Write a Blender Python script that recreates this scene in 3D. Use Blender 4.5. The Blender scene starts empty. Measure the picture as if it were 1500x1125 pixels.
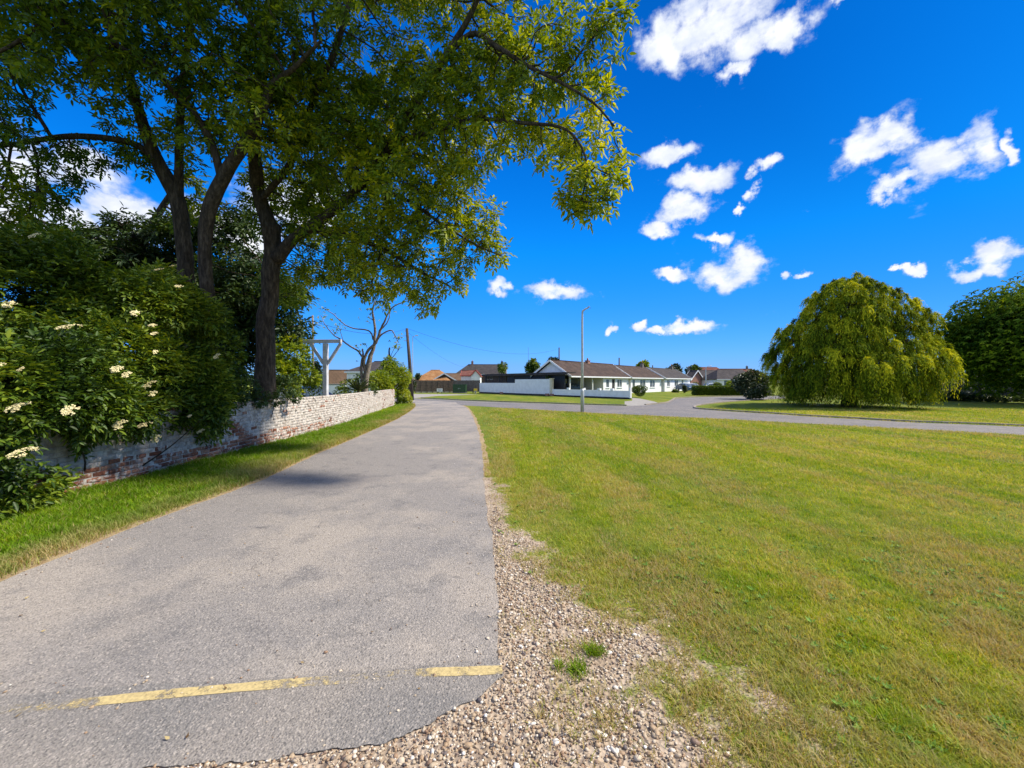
import bpy, math, random
import numpy as np
from mathutils import Vector, Matrix
from mathutils.geometry import tessellate_polygon
R = math.radians
random.seed(7)
rng = np.random.default_rng(7)
scene = bpy.context.scene
col = scene.collection

# ------------------------------------------------------------------ camera, sky, sun, exposure
F = 600.0; HZ = 560.0; CX = 750.0; EYE = 1.65           # focal length and horizon in the photo's pixels
cam = bpy.data.objects.new('camera', bpy.data.cameras.new('camera'))
col.objects.link(cam); scene.camera = cam
cam.location = (0, 0, EYE); cam.rotation_euler = (R(90), 0, 0)
cam.data.sensor_width = 36; cam.data.lens = 36 * F / 1500
cam.data.shift_y = (HZ - 562.5) / 1500
cam.data.clip_start = .05; cam.data.clip_end = 3000

SUN_AZ = R(82); SUN_EL = R(47)
world = bpy.data.worlds.new('World'); scene.world = world; world.use_nodes = True
wt = world.node_tree; wn = wt.nodes; wl = wt.links
for n in list(wn): wn.remove(n)
def wm(op, a, b=None, c=None, clamp=False):
    n = wn.new('ShaderNodeMath'); n.operation = op; n.use_clamp = clamp
    for i, v in enumerate((a, b, c)):
        if v is None: continue
        if isinstance(v, (int, float)): n.inputs[i].default_value = v
        else: wl.new(v, n.inputs[i])
    return n.outputs[0]
sky = wn.new('ShaderNodeTexSky'); sky.sky_type = 'NISHITA'; sky.sun_disc = False
sky.sun_elevation = SUN_EL; sky.sun_rotation = SUN_AZ
sky.air_density = 1.0; sky.dust_density = 0.2; sky.ozone_density = 3.0
hs = wn.new('ShaderNodeHueSaturation'); hs.inputs['Saturation'].default_value = 1.32; hs.inputs['Value'].default_value = 1.0
hs.inputs['Hue'].default_value = .502
wl.new(sky.outputs[0], hs.inputs['Color'])
tint = wn.new('ShaderNodeMix'); tint.data_type = 'RGBA'; tint.blend_type = 'MULTIPLY'; tint.inputs['Factor'].default_value = 1
wl.new(hs.outputs[0], tint.inputs['A'])
tc = wn.new('ShaderNodeTexCoord'); sp = wn.new('ShaderNodeSeparateXYZ'); wl.new(tc.outputs['Generated'], sp.inputs[0])
tr_ = wn.new('ShaderNodeValToRGB'); wl.new(sp.outputs[2], tr_.inputs[0]); tr_.color_ramp.elements[0].position = .04; tr_.color_ramp.elements[0].color = (.145, .30, .76, 1)
tr_.color_ramp.elements[1].position = .55; tr_.color_ramp.elements[1].color = (.012, .52, .88, 1)
for p_, c_ in ((.16, (.105, .405, .75, 1)), (.30, (.03, .56, .88, 1))): e_ = tr_.color_ramp.elements.new(p_); e_.color = c_
sdir = (math.cos(SUN_EL) * math.sin(SUN_AZ), math.cos(SUN_EL) * math.cos(SUN_AZ), math.sin(SUN_EL))
dt = wn.new('ShaderNodeVectorMath'); dt.operation = 'DOT_PRODUCT'; wl.new(tc.outputs['Generated'], dt.inputs[0]); dt.inputs[1].default_value = sdir
gn = wn.new('ShaderNodeMapRange'); wl.new(dt.outputs['Value'], gn.inputs[0])
for i_, k_ in enumerate((.25, .74, 1.62, 1.0)): gn.inputs[i_ + 1].default_value = k_
vs_ = wn.new('ShaderNodeVectorMath'); vs_.operation = 'SCALE'; wl.new(tr_.outputs[0], vs_.inputs[0]); wl.new(gn.outputs[0], vs_.inputs['Scale'])
wl.new(vs_.outputs[0], tint.inputs['B'])
az = wm('ARCTAN2', sp.outputs[0], sp.outputs[1]); el = wm('ARCSINE', sp.outputs[2])
cb = wn.new('ShaderNodeCombineXYZ'); wl.new(az, cb.inputs[0]); wl.new(el, cb.inputs[1])
def wnoise(scale, detail, off=(0, 0, 0), stretch=(1, 1.5, 1)):
    mp = wn.new('ShaderNodeMapping'); mp.inputs['Location'].default_value = off; mp.inputs['Scale'].default_value = stretch
    wl.new(cb.outputs[0], mp.inputs[0])
    n = wn.new('ShaderNodeTexNoise'); n.inputs['Scale'].default_value = scale; n.inputs['Detail'].default_value = detail
    n.inputs['Roughness'].default_value = .58; n.inputs['Distortion'].default_value = .05
    wl.new(mp.outputs[0], n.inputs['Vector']); return n.outputs['Fac']
def ang(px, py):
    x, z = (px - CX) / F, (HZ - py) / F
    return math.atan2(x, 1), math.atan2(z, math.hypot(x, 1))
# cumulus clouds: centre and half-extents in the sky's azimuth and elevation
clouds = [(1050,35,105,58),(1130,50,70,35),(980,60,50,45),(1165,35,35,30),(1222,6,14,14),(1085,100,34,16),
 (985,225,48,20),(1030,268,48,22),(1000,308,50,20),(960,330,30,16),(1045,345,36,10),(1122,248,17,15),(1100,282,14,12),(1083,308,8,8),
 (1060,392,62,26),(1090,378,36,22),(990,408,26,9),(1155,392,12,10),(1180,392,16,7),
 (1255,225,48,28),(1300,210,45,26),(1350,245,58,36),(1420,215,45,34),(1480,215,16,22),(1310,275,36,14),
 (1460,377,62,20),(1410,388,42,13),(1325,396,18,7),(1310,392,8,7),
 (808,423,46,14),(730,423,22,10),(1005,484,44,10),(965,489,16,6),(935,485,13,7),(896,481,11,6),
 (70,240,110,38),(200,320,110,34),(320,330,110,36),(430,290,90,50),(60,330,180,60),(-150,150,160,90),
 (1700,300,150,60),(1850,120,150,60),(1900,470,200,30),(300,-420,300,160),(1250,-350,180,90)]
wd = wn.new('ShaderNodeTexNoise'); wd.inputs['Scale'].default_value = 9; wd.inputs['Detail'].default_value = 6; wd.inputs['Roughness'].default_value = .6
wl.new(cb.outputs[0], wd.inputs['Vector']); wds = wn.new('ShaderNodeSeparateColor'); wl.new(wd.outputs['Color'], wds.inputs[0])
azd = wm('ADD', az, wm('MULTIPLY', wm('SUBTRACT', wds.outputs[0], .5), .15)); eld = wm('ADD', el, wm('MULTIPLY', wm('SUBTRACT', wds.outputs[1], .5), .13))
acc = None
# unseen cloud added overhead and behind the viewer to whiten the blue skylight, as azimuth, elevation and half-extents in degrees
for a0, e0, ra, re_ in ((200, 35, 45, 18), (120, 30, 25, 14), (-110, 40, 40, 16), (160, 60, 60, 14), (20, 72, 70, 9), (-60, 62, 40, 9), (170, 15, 50, 8), (-150, 18, 30, 8), (90, 74, 60, 7)):
    for k_ in ((0, 360) if a0 > 150 else (0,)):
        da = wm('MULTIPLY_ADD', az, 57.3 / ra, -(a0 - k_) / ra); de = wm('MULTIPLY_ADD', el, 57.3 / re_, -e0 / re_)
        q = wm('MULTIPLY_ADD', da, da, wm('MULTIPLY', de, de)); g = wm('DIVIDE', 1, wm('ADD', wm('MULTIPLY', q, q), 1)); acc = g if acc is None else wm('MAXIMUM', acc, g)
for (px, py, rx, ry) in clouds:
    a0, e0 = ang(px, py); a1, _ = ang(px + rx, py); _, e1 = ang(px, py - ry)
    da = wm('MULTIPLY_ADD', azd, 1 / max(a1 - a0, .005), -a0 / max(a1 - a0, .005))
    de = wm('MULTIPLY_ADD', eld, 1 / max(e1 - e0, .005), -e0 / max(e1 - e0, .005))
    q = wm('MULTIPLY_ADD', da, da, wm('MULTIPLY', de, de))
    g = wm('DIVIDE', 1, wm('ADD', wm('MULTIPLY', q, q), 1))
    acc = g if acc is None else wm('MAXIMUM', acc, g)
n1 = wnoise(15, 10); n2 = wnoise(15, 10, off=(.012, -.03, .0))
def cover(nz): return wm('ADD', wm('MULTIPLY', acc, .98), wm('MULTIPLY', wm('SUBTRACT', nz, .5), 1.85))
cv = cover(n1)
al = wn.new('ShaderNodeMapRange'); al.interpolation_type = 'SMOOTHSTEP'; wl.new(cv, al.inputs[0])
al.inputs[1].default_value = .36; al.inputs[2].default_value = .98
cc = wn.new('ShaderNodeMapRange'); wl.new(cover(n2), cc.inputs[0]); cc.inputs[1].default_value = .55; cc.inputs[2].default_value = 1.25
cm = wn.new('ShaderNodeMix'); cm.data_type = 'RGBA'; wl.new(cc.outputs[0], cm.inputs['Factor'])
cm.inputs['A'].default_value = (4.0, 4.5, 5.7, 1); cm.inputs['B'].default_value = (6.6, 6.7, 7.0, 1)
mx = wn.new('ShaderNodeMix'); mx.data_type = 'RGBA'; wl.new(al.outputs[0], mx.inputs['Factor'])
wl.new(tint.outputs['Result'], mx.inputs['A']); wl.new(cm.outputs['Result'], mx.inputs['B'])
bg = wn.new('ShaderNodeBackground'); bg.inputs['Strength'].default_value = .12
wl.new(mx.outputs['Result'], bg.inputs['Color'])
wo = wn.new('ShaderNodeOutputWorld'); wl.new(bg.outputs[0], wo.inputs[0])
world.cycles.sampling_method = 'MANUAL'; world.cycles.sample_map_resolution = 512

sd = bpy.data.lights.new('sun', 'SUN'); sd.energy = 5.0; sd.angle = R(5.5); sd.color = (1, .92, .78)
sun = bpy.data.objects.new('sun', sd); col.objects.link(sun)
sv = Vector((math.cos(SUN_EL) * math.sin(SUN_AZ), math.cos(SUN_EL) * math.cos(SUN_AZ), math.sin(SUN_EL)))
sun.rotation_euler = sv.to_track_quat('Z', 'Y').to_euler(); sun.location = (20, 10, 40)
scene.view_settings.view_transform = 'Standard'; scene.view_settings.look = 'None'
scene.view_settings.exposure = 0.5; scene.view_settings.gamma = 1
scene.render.engine = 'CYCLES'
scene.cycles.max_bounces = 8; scene.cycles.transparent_max_bounces = 12; scene.cycles.transmission_bounces = 4
scene.cycles.use_denoising = True

# ------------------------------------------------------------------ helpers
def G(px, py):                                       # ground point seen at a pixel of the photo
    Y = EYE * F / (py - HZ); return ((px - CX) * Y / F, Y)
def P(px, py, Y):                                    # point seen at a pixel, Y metres ahead
    return np.array(((px - CX) * Y / F, Y, EYE + (HZ - py) * Y / F))
def tag(o, label=None, cat=None, group=None, kind=None):
    if label: o['label'] = label
    if cat: o['category'] = cat
    if group: o['group'] = group
    if kind: o['kind'] = kind
    return o
def thing(name, label, cat, loc=(0, 0, 0), rz=0, group=None):
    o = bpy.data.objects.new(name, None); col.objects.link(o)
    o.location = loc; o.rotation_euler = (0, 0, rz)
    return tag(o, label, cat, group)
def link(name, me, m=None, parent=None):
    o = bpy.data.objects.new(name, me); col.objects.link(o)
    if m is not None: me.materials.append(m)
    if parent is not None: o.parent = parent
    return o
def npmesh(name, verts, faces_flat, sizes, m, parent=None, attrs=None, smooth=False):
    """verts (N,3); faces_flat: loop indices; sizes: vertices per face (int or array)"""
    me = bpy.data.meshes.new(name)
    verts = np.ascontiguousarray(verts, dtype=np.float32).reshape(-1, 3)
    faces_flat = np.ascontiguousarray(faces_flat, dtype=np.int32).ravel()
    if isinstance(sizes, int): sizes = np.full(len(faces_flat) // sizes, sizes, dtype=np.int32)
    me.vertices.add(len(verts)); me.vertices.foreach_set('co', verts.ravel())
    me.loops.add(len(faces_flat)); me.loops.foreach_set('vertex_index', faces_flat)
    me.polygons.add(len(sizes))
    st = np.zeros(len(sizes), dtype=np.int32); st[1:] = np.cumsum(sizes)[:-1]
    me.polygons.foreach_set('loop_start', st); me.polygons.foreach_set('loop_total', sizes)
    if smooth: me.polygons.foreach_set('use_smooth', np.ones(len(sizes), dtype=bool))
    me.update(calc_edges=True)
    for k, v in (attrs or {}).items():
        a = me.attributes.new(k, 'FLOAT', 'POINT'); a.data.foreach_set('value', np.ascontiguousarray(v, dtype=np.float32))
    return link(name, me, m, parent)
class MB:
    """collects boxes, prisms and tubes and links them as ONE mesh"""
    def __init__(s): s.v = []; s.f = []; s.sm = []
    def add(s, vs, fs, smooth=False):
        n = len(s.v); s.v += [tuple(map(float, v)) for v in vs]; s.f += [tuple(i + n for i in f) for f in fs]; s.sm += [smooth] * len(fs)
    def box(s, c, d, rz=0, M=None):
        x, y, z = (k / 2 for k in d); vs = []
        ca, sa = math.cos(rz), math.sin(rz)
        for (i, j, k) in ((-1,-1,-1),(1,-1,-1),(1,1,-1),(-1,1,-1),(-1,-1,1),(1,-1,1),(1,1,1),(-1,1,1)):
            a, b = i * x, j * y
            vs.append((c[0] + a * ca - b * sa, c[1] + a * sa + b * ca, c[2] + k * z))
        s.add(vs, [(0,3,2,1),(4,5,6,7),(0,1,5,4),(1,2,6,5),(2,3,7,6),(3,0,4,7)]); return s
    def beam(s, a, b, w, h):                          # rectangular bar from a to b
        a = Vector(a); b = Vector(b); d = (b - a).normalized()
        u = d.cross(Vector((0, 0, 1)));  u = Vector((1, 0, 0)) if u.length < .01 else u.normalized()
        t = u.cross(d).normalized(); vs = []
        for q in (a, b):
            for (i, j) in ((-1, -1), (1, -1), (1, 1), (-1, 1)): vs.append(q + u * (i * w / 2) + t * (j * h / 2))
        s.add(vs, [(3,2,1,0),(4,5,6,7),(0,1,5,4),(1,2,6,5),(2,3,7,6),(3,0,4,7)]); return s
    def tube(s, pts, rad, n=8, cap=True):
        pts = [Vector(p) for p in pts]
        if not hasattr(rad, '__len__'): rad = [rad] * len(pts)
        base = len(s.v); up = Vector((.13, .31, .94))
        for i, p in enumerate(pts):
            d = (pts[min(i + 1, len(pts) - 1)] - pts[max(i - 1, 0)]).normalized()
            u = d.cross(up); 
            if u.length < .05: u = d.cross(Vector((1, 0, 0)))
            u.normalize(); t = d.cross(u)
            for k in range(n):
                a = 2 * math.pi * k / n
                q = p + (u * math.cos(a) + t * math.sin(a)) * rad[i]; s.v.append(tuple(q))
        for i in range(len(pts) - 1):
            for k in range(n):
                k2 = (k + 1) % n; o = base + i * n
                s.f.append((o + k, o + k2, o + n + k2, o + n + k)); s.sm.append(True)
        if cap:
            s.f.append(tuple(base + k for k in range(n))[::-1]); s.sm.append(False)
            s.f.append(tuple(base + (len(pts) - 1) * n + k for k in range(n))); s.sm.append(False)
        return s
    def prism(s, prof, y0, y1):                       # profile in (x,z), extruded along y
        n = len(prof); vs = [(x, y0, z) for x, z in prof] + [(x, y1, z) for x, z in prof]
        s.add(vs, [tuple(range(n)), tuple(range(2 * n - 1, n - 1, -1))] + [(i, i + n, (i + 1) % n + n, (i + 1) % n) for i in range(n)]); return s
    def build(s, name, m, parent=None, smooth=False, bevel=0):
        me = bpy.data.meshes.new(name); me.from_pydata(s.v, [], s.f)
        me.polygons.foreach_set('use_smooth', [True] * len(s.f) if smooth else s.sm); me.update()
        o = link(name, me, m, parent)
        if bevel:
            b = o.modifiers.new('bevel', 'BEVEL'); b.width = bevel; b.segments = 2; b.limit_method = 'ANGLE'
        return o
def spline(pts, n):                                   # Catmull-Rom through points of any dimension
    p = np.array(pts, dtype=float); out = []
    q = np.vstack([2 * p[0] - p[1], p, 2 * p[-1] - p[-2]])
    for i in range(len(p) - 1):
        a, b, c, d = q[i:i + 4]
        for k in range(n):
            t = k / n
            out.append(.5 * ((2 * b) + (-a + c) * t + (2 * a - 5 * b + 4 * c - d) * t * t + (-a + 3 * b - 3 * c + d) * t ** 3))
    out.append(p[-1]); return np.array(out)
def sheet(name, pts, z, m, parent=None, kind='structure', label=None):
    tr = tessellate_polygon([[Vector((p[0], p[1], 0)) for p in pts]])
    fs = []
    for t in tr:
        a, b, c = (pts[i] for i in t)
        s_ = (b[0] - a[0]) * (c[1] - a[1]) - (b[1] - a[1]) * (c[0] - a[0])
        fs.append(t if s_ > 0 else t[::-1])
    me = bpy.data.meshes.new(name); me.from_pydata([(p[0], p[1], z) for p in pts], [], fs); me.update()
    o = link(name, me, m, parent)
    if kind: o['kind'] = kind
    if label: o['label'] = label
    return o
def inside(poly, x, y):
    poly = np.asarray(poly); r = np.zeros(len(x), bool); n = len(poly); j = n - 1
    for i in range(n):
        xi, yi = poly[i]; xj, yj = poly[j]
        if yi != yj:
            c = ((yi > y) != (yj > y)) & (x < (xj - xi) * (y - yi) / (yj - yi) + xi); r ^= c
        j = i
    return r
_tab = rng.random((256, 256))
def vnoise(x, y, s=1.0, o=0):                         # smooth value noise in 0..1
    x = np.asarray(x) * s + 17.3 * o + 1000; y = np.asarray(y) * s + 9.1 * o + 1000
    xi = np.floor(x).astype(int); yi = np.floor(y).astype(int); fx = x - xi; fy = y - yi
    fx = fx * fx * (3 - 2 * fx); fy = fy * fy * (3 - 2 * fy)
    g = lambda a, b: _tab[a & 255, b & 255]
    return (g(xi, yi) * (1 - fx) + g(xi + 1, yi) * fx) * (1 - fy) + (g(xi, yi + 1) * (1 - fx) + g(xi + 1, yi + 1) * fx) * fy
def fnoise(x, y, s=1.0, o=0): return (vnoise(x, y, s, o) + .5 * vnoise(x, y, s * 2.1, o + 1) + .25 * vnoise(x, y, s * 4.3, o + 2)) / 1.75

# ------------------------------------------------------------------ materials
class Mat:
    def __init__(s, name, rough=.8, spec=.3):
        s.m = bpy.data.materials.new(name); s.m.use_nodes = True; s.t = s.m.node_tree; s.n = s.t.nodes; s.l = s.t.links
        s.b = s.n['Principled BSDF']; s.out = s.n['Material Output']
        s.b.inputs['Roughness'].default_value = rough; s.b.inputs['Specular IOR Level'].default_value = spec
        s._tc = None
    def co(s):
        if s._tc is None: s._tc = s.n.new('ShaderNodeTexCoord')
        return s._tc.outputs['Object']
    def pos(s): return s.n.new('ShaderNodeNewGeometry').outputs['Position']
    def map(s, v, scale=(1, 1, 1), loc=(0, 0, 0), rot=(0, 0, 0)):
        m = s.n.new('ShaderNodeMapping'); m.inputs['Scale'].default_value = scale; m.inputs['Location'].default_value = loc; m.inputs['Rotation'].default_value = rot
        s.l.new(v, m.inputs[0]); return m.outputs[0]
    def noise(s, scale, detail=4, v=None, rough=.55, dist=0):
        n = s.n.new('ShaderNodeTexNoise'); n.inputs['Scale'].default_value = scale; n.inputs['Detail'].default_value = detail
        n.inputs['Roughness'].default_value = rough; n.inputs['Distortion'].default_value = dist
        s.l.new(v if v is not None else s.co(), n.inputs['Vector']); return n.outputs['Fac']
    def voro(s, scale, v=None, out='Distance', feat='F1'):
        n = s.n.new('ShaderNodeTexVoronoi'); n.inputs['Scale'].default_value = scale; n.feature = feat
        s.l.new(v if v is not None else s.co(), n.inputs['Vector']); return n.outputs[out]
    def attr(s, name, out='Fac'):
        n = s.n.new('ShaderNodeAttribute'); n.attribute_name = name; return n.outputs[out]
    def math(s, op, a, b=None, c=None, clamp=False):
        n = s.n.new('ShaderNodeMath'); n.operation = op; n.use_clamp = clamp
        for i, v in enumerate((a, b, c)):
            if v is None: continue
            if isinstance(v, (int, float)): n.inputs[i].default_value = v
            else: s.l.new(v, n.inputs[i])
        return n.outputs[0]
    def rng(s, v, a, b, c=0., d=1., smooth=True):
        n = s.n.new('ShaderNodeMapRange'); n.interpolation_type = 'SMOOTHSTEP' if smooth else 'LINEAR'
        s.l.new(v, n.inputs[0])
        for i, k in enumerate((a, b, c, d)): n.inputs[i + 1].default_value = k
        return n.outputs[0]
    def mix(s, f, a, b, mode='MIX'):
        n = s.n.new('ShaderNodeMix'); n.data_type = 'RGBA'; n.blend_type = mode
        if isinstance(f, (int, float)): n.inputs['Factor'].default_value = f
        else: s.l.new(f, n.inputs['Factor'])
        for k, v in (('A', a), ('B', b)):
            if isinstance(v, tuple): n.inputs[k].default_value = (*v[:3], 1)
            else: s.l.new(v, n.inputs[k])
        return n.outputs['Result']
    def ramp(s, f, stops):
        n = s.n.new('ShaderNodeValToRGB'); e = n.color_ramp.elements
        while len(e) > 1: e.remove(e[-1])
        e[0].position = stops[0][0]; e[0].color = (*stops[0][1], 1)
        for p, c in stops[1:]: k = e.new(p); k.color = (*c, 1)
        s.l.new(f, n.inputs[0]); return n.outputs[0]
    def col(s, c):
        if isinstance(c, tuple): s.b.inputs['Base Color'].default_value = (*c, 1)
        else: s.l.new(c, s.b.inputs['Base Color'])
        return s
    def bump(s, h, dist=.01, strength=1):
        n = s.n.new('ShaderNodeBump'); n.inputs['Distance'].default_value = dist; n.inputs['Strength'].default_value = strength
        s.l.new(h, n.inputs['Height']); s.l.new(n.outputs[0], s.b.inputs['Normal']); return s
def plain(name, c, rough=.6, var=.25, scale=6, metal=0, spec=.4, bump=0):
    M = Mat(name, rough, spec); n = M.noise(scale, 5)
    M.col(M.mix(M.rng(n, .3, .7), tuple(k * (1 - var) for k in c), tuple(min(1, k * (1 + var)) for k in c)))
    M.b.inputs['Metallic'].default_value = metal
    if bump: M.bump(M.noise(scale * 12, 3), bump)
    return M.m
def leafmat(name, dark, mid, light, trans=.35, tcol=None, rough=.5):
    """leaf colour varies per leaf (attribute c) and per clump (attribute k)"""
    M = Mat(name, rough, .35)
    c = M.math('ADD', M.math('MULTIPLY', M.attr('c'), .5), M.math('MULTIPLY', M.attr('k'), .5))
    colr = M.ramp(c, [(.12, dark), (.5, mid), (.92, light)])
    M.col(colr)
    tr = M.n.new('ShaderNodeBsdfTranslucent')
    M.l.new(M.mix(1., colr, tcol or (1.5, 1.25, .5), 'MULTIPLY'), tr.inputs['Color'])
    mxs = M.n.new('ShaderNodeMixShader'); mxs.inputs[0].default_value = trans
    M.l.new(M.b.outputs[0], mxs.inputs[1]); M.l.new(tr.outputs[0], mxs.inputs[2]); M.l.new(mxs.outputs[0], M.out.inputs[0])
    return M.m
# ------------------------------------------------------------------ ground, lane, road
def lawn_colour(M, blade):
    p = M.pos(); st = M.map(p, (1, 1, 0), rot=(0, 0, 0))
    band = M.map(p, (1.5, .30, 0), rot=(0, 0, R(-6)))
    big = M.noise(.42, 4, band, .6); mid = M.noise(3.4, 6, st, .72); fine = M.noise(16, 4, st)
    v = M.math('ADD', M.math('MULTIPLY', big, .55), M.math('MULTIPLY', mid, .45))
    if blade: v = M.math('ADD', M.math('SUBTRACT', v, M.attr('s')), M.math('MULTIPLY', M.math('SUBTRACT', M.attr('c'), .5), .20))
    else: v = M.math('ADD', v, M.math('MULTIPLY', M.math('SUBTRACT', fine, .5), .22))
    return v, M.ramp(v, [(.30, (.10, .22, .004)), (.42, (.19, .32, .006)), (.50, (.30, .40, .010)), (.585, (.45, .46, .035)), (.68, (.66, .57, .24))])
M = Mat('lawn_turf', .9, .1); v, c = lawn_colour(M, False)
M.col(M.mix(1., M.mix(.4, c, (.15, .14, .04)), (.62, .62, .7), 'MULTIPLY')); M.bump(M.noise(40, 5, M.pos()), .03); mat_ground = M.m
M = Mat('grass_blade', .65, .2); v, c = lawn_colour(M, True)
dry = M.attr('d'); c = M.mix(dry, c, (.50, .38, .19)); M.col(c)
tr = M.n.new('ShaderNodeBsdfTranslucent'); M.l.new(M.mix(1., c, (1.3, 1.1, .4), 'MULTIPLY'), tr.inputs['Color'])
ms = M.n.new('ShaderNodeMixShader'); ms.inputs[0].default_value = .4
M.l.new(M.b.outputs[0], ms.inputs[1]); M.l.new(tr.outputs[0], ms.inputs[2]); M.l.new(ms.outputs[0], M.out.inputs[0]); mat_blade = M.m

def asphalt(name, base, cool, dark, coarse=1.0, cool_left=False):
    M = Mat(name, .85, .25); p = M.pos()
    big = M.noise(.55, 4, p, .6); mid = M.noise(2.4, 5, p, .6)
    if cool_left:  # cooler, darker tone over the middle stretch, stronger to the left
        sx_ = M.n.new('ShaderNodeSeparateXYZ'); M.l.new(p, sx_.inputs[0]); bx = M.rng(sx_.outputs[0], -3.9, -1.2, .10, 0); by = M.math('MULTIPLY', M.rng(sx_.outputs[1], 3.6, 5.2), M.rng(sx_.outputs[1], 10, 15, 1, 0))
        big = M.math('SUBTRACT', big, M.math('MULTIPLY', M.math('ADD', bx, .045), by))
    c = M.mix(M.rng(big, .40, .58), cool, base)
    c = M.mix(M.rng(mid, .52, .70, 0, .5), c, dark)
    wp = M.n.new('ShaderNodeVectorMath'); wp.operation = 'ADD'; M.l.new(p, wp.inputs[0]); nz_ = M.n.new('ShaderNodeTexNoise'); nz_.inputs['Scale'].default_value = 2.2; nz_.inputs['Detail'].default_value = 6; M.l.new(p, nz_.inputs['Vector']); M.l.new(nz_.outputs['Color'], wp.inputs[1])
    ed = M.voro(.42, wp.outputs[0], 'Distance', 'DISTANCE_TO_EDGE'); crack = M.math('MULTIPLY', M.rng(ed, .0, .006, .5, 0), M.rng(M.noise(.9, 3, p), .45, .6))
    c = M.mix(crack, c, (.08, .075, .07))
    sp1 = M.voro(95 * coarse, p, 'Color'); sx = M.n.new('ShaderNodeSeparateColor'); M.l.new(sp1, sx.inputs[0])
    c = M.mix(M.rng(sx.outputs[0], .72, .98, 0, .5), c, (.52, .46, .40))
    c = M.mix(M.rng(sx.outputs[1], .80, .99, 0, .55), c, (.10, .095, .09))
    fn = M.noise(55 * coarse, 5, p, .8); c = M.mix(M.rng(fn, .35, .65, .0, 1), M.mix(1., c, (.72, .72, .73), 'MULTIPLY'), c)
    spot = M.rng(M.noise(2.2, 4, M.map(p, (1, 1.6, 1), (4, 7, 0)), .6), .66, .74, 0, .7); c = M.mix(spot, c, (.07, .07, .075))
    M.col(c)
    h = M.math('ADD', M.voro(75 * coarse, p), M.math('MULTIPLY', M.noise(140 * coarse, 3, p), .7)); M.bump(h, .006, .9)
    return M.m
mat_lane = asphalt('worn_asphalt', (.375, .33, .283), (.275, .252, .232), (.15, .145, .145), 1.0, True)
mat_lane_end = asphalt('coarse_asphalt', (.30, .268, .235), (.23, .215, .20), (.16, .15, .14), 1.15)
mat_road = asphalt('road_asphalt', (.21, .19, .178), (.17, .16, .158), (.13, .13, .135), .5)
mat_concrete = plain('pale_concrete', (.30, .28, .25), .9, .15, 3, spec=.15)
M = Mat('gravel_bed', .95, .1); p = M.pos()
c = M.mix(M.rng(M.noise(3, 5, p), .35, .65), (.32, .245, .175), (.43, .345, .265))
vs_ = M.voro(42, p, 'Color'); sx = M.n.new('ShaderNodeSeparateColor'); M.l.new(vs_, sx.inputs[0])
c = M.mix(M.rng(sx.outputs[0], .5, .9, 0, .7), c, (.42, .34, .26)); c = M.mix(M.rng(sx.outputs[1], .7, .95, 0, .6), c, (.12, .09, .08))
v_, tc_ = lawn_colour(M, False); gm = M.math('ADD', M.attr('g'), M.math('MULTIPLY', M.math('SUBTRACT', M.noise(13, 5, p, .7), .5), 1.1))
M.col(M.mix(M.rng(gm, .28, .62), M.mix(1., M.mix(.4, tc_, (.15, .14, .04)), (.62, .62, .7), 'MULTIPLY'), c)); M.bump(M.voro(42, p), .012); mat_gravel_bed = M.m
M = Mat('dry_soil', .95, .1); p = M.pos()
M.col(M.mix(M.rng(M.noise(9, 5, p), .35, .65), (.30, .21, .11), (.40, .31, .18))); M.bump(M.noise(60, 4, p), .02); mat_soil = M.m
mat_garden = plain('garden_soil', (.05, .045, .025), .95, .4, 3)

gx = 900
sheet('ground', [(-gx, -60), (gx, -60), (gx, 1600), (-gx, 1600)], 0, mat_ground, label='mown green lawn and verges with straw coloured patches')

lane_R = [(.05, .6), (.02, 1.6), (-.068, 2.39), (-.19, 4.12), (-.35, 5.5), (-.73, 9.9), (-1.18, 14.1), (-1.91, 19.8), (-3.0, 26.8), (-4.2, 31.5)]
lane_L = [(-3.9, .6), (-4.1, 2.2), (-4.2, 3.36), (-4.26, 3.93), (-4.28, 4.67), (-4.24, 5.66), (-4.22, 7.1), (-4.46, 9.5), (-4.66, 12.85), (-5.2, 19), (-6.35, 26.8), (-7.7, 32.5), (-8.6, 36)]
LR = spline(lane_R, 24); LL = spline(lane_L, 24)
def jig(a, amp, s, o):
    a = a.copy(); a[:, 0] += (fnoise(a[:, 1], a[:, 1] * 0, s, o) - .5) * amp; return a
# the nearest metres keep a ragged edge
LRj = jig(LR, .07, 4, 3); LLj = jig(LL, .10, 3, 5)
# bottom edge of the asphalt against the gravel
bottom = [G(738, 990), G(700, 1024), G(655, 1048), G(620, 1066), G(590, 1080), G(545, 1093), G(430, 1112), G(300, 1122), G(160, 1135), (-3.2, 1.55), (-4.4, 1.4)]
bt = spline(bottom, 30); bt[:, 1] += (fnoise(bt[:, 0], bt[:, 1], 7, 8) - .5) * .06 + (fnoise(bt[:, 0], bt[:, 1], 30, 9) - .5) * .03
k0 = int(np.argmin(abs(LRj[:, 1] - 2.33)))
k1 = int(np.argmin(abs(LLj[:, 1] - 1.7)))
lane_poly = [tuple(p) for p in bt[::-1]] + [tuple(p) for p in LRj[k0:]] + [G(668, 589.5), G(640, 588), G(600, 586)] + [tuple(p) for p in LLj[::-1] if p[1] > 1.75 and p[1] < 33.5]
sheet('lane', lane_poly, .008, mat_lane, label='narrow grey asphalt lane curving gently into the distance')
seam = [G(-80, 1030), G(0, 1022), G(130, 1010), G(300, 1001), G(480, 990), G(620, 978), G(733, 964)]
sm_ = spline(seam, 14); sm_[:, 1] += (fnoise(sm_[:, 0], sm_[:, 1], 6, 2) - .5) * .03
e0 = [tuple(p) for p in bt[::-1]]
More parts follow.
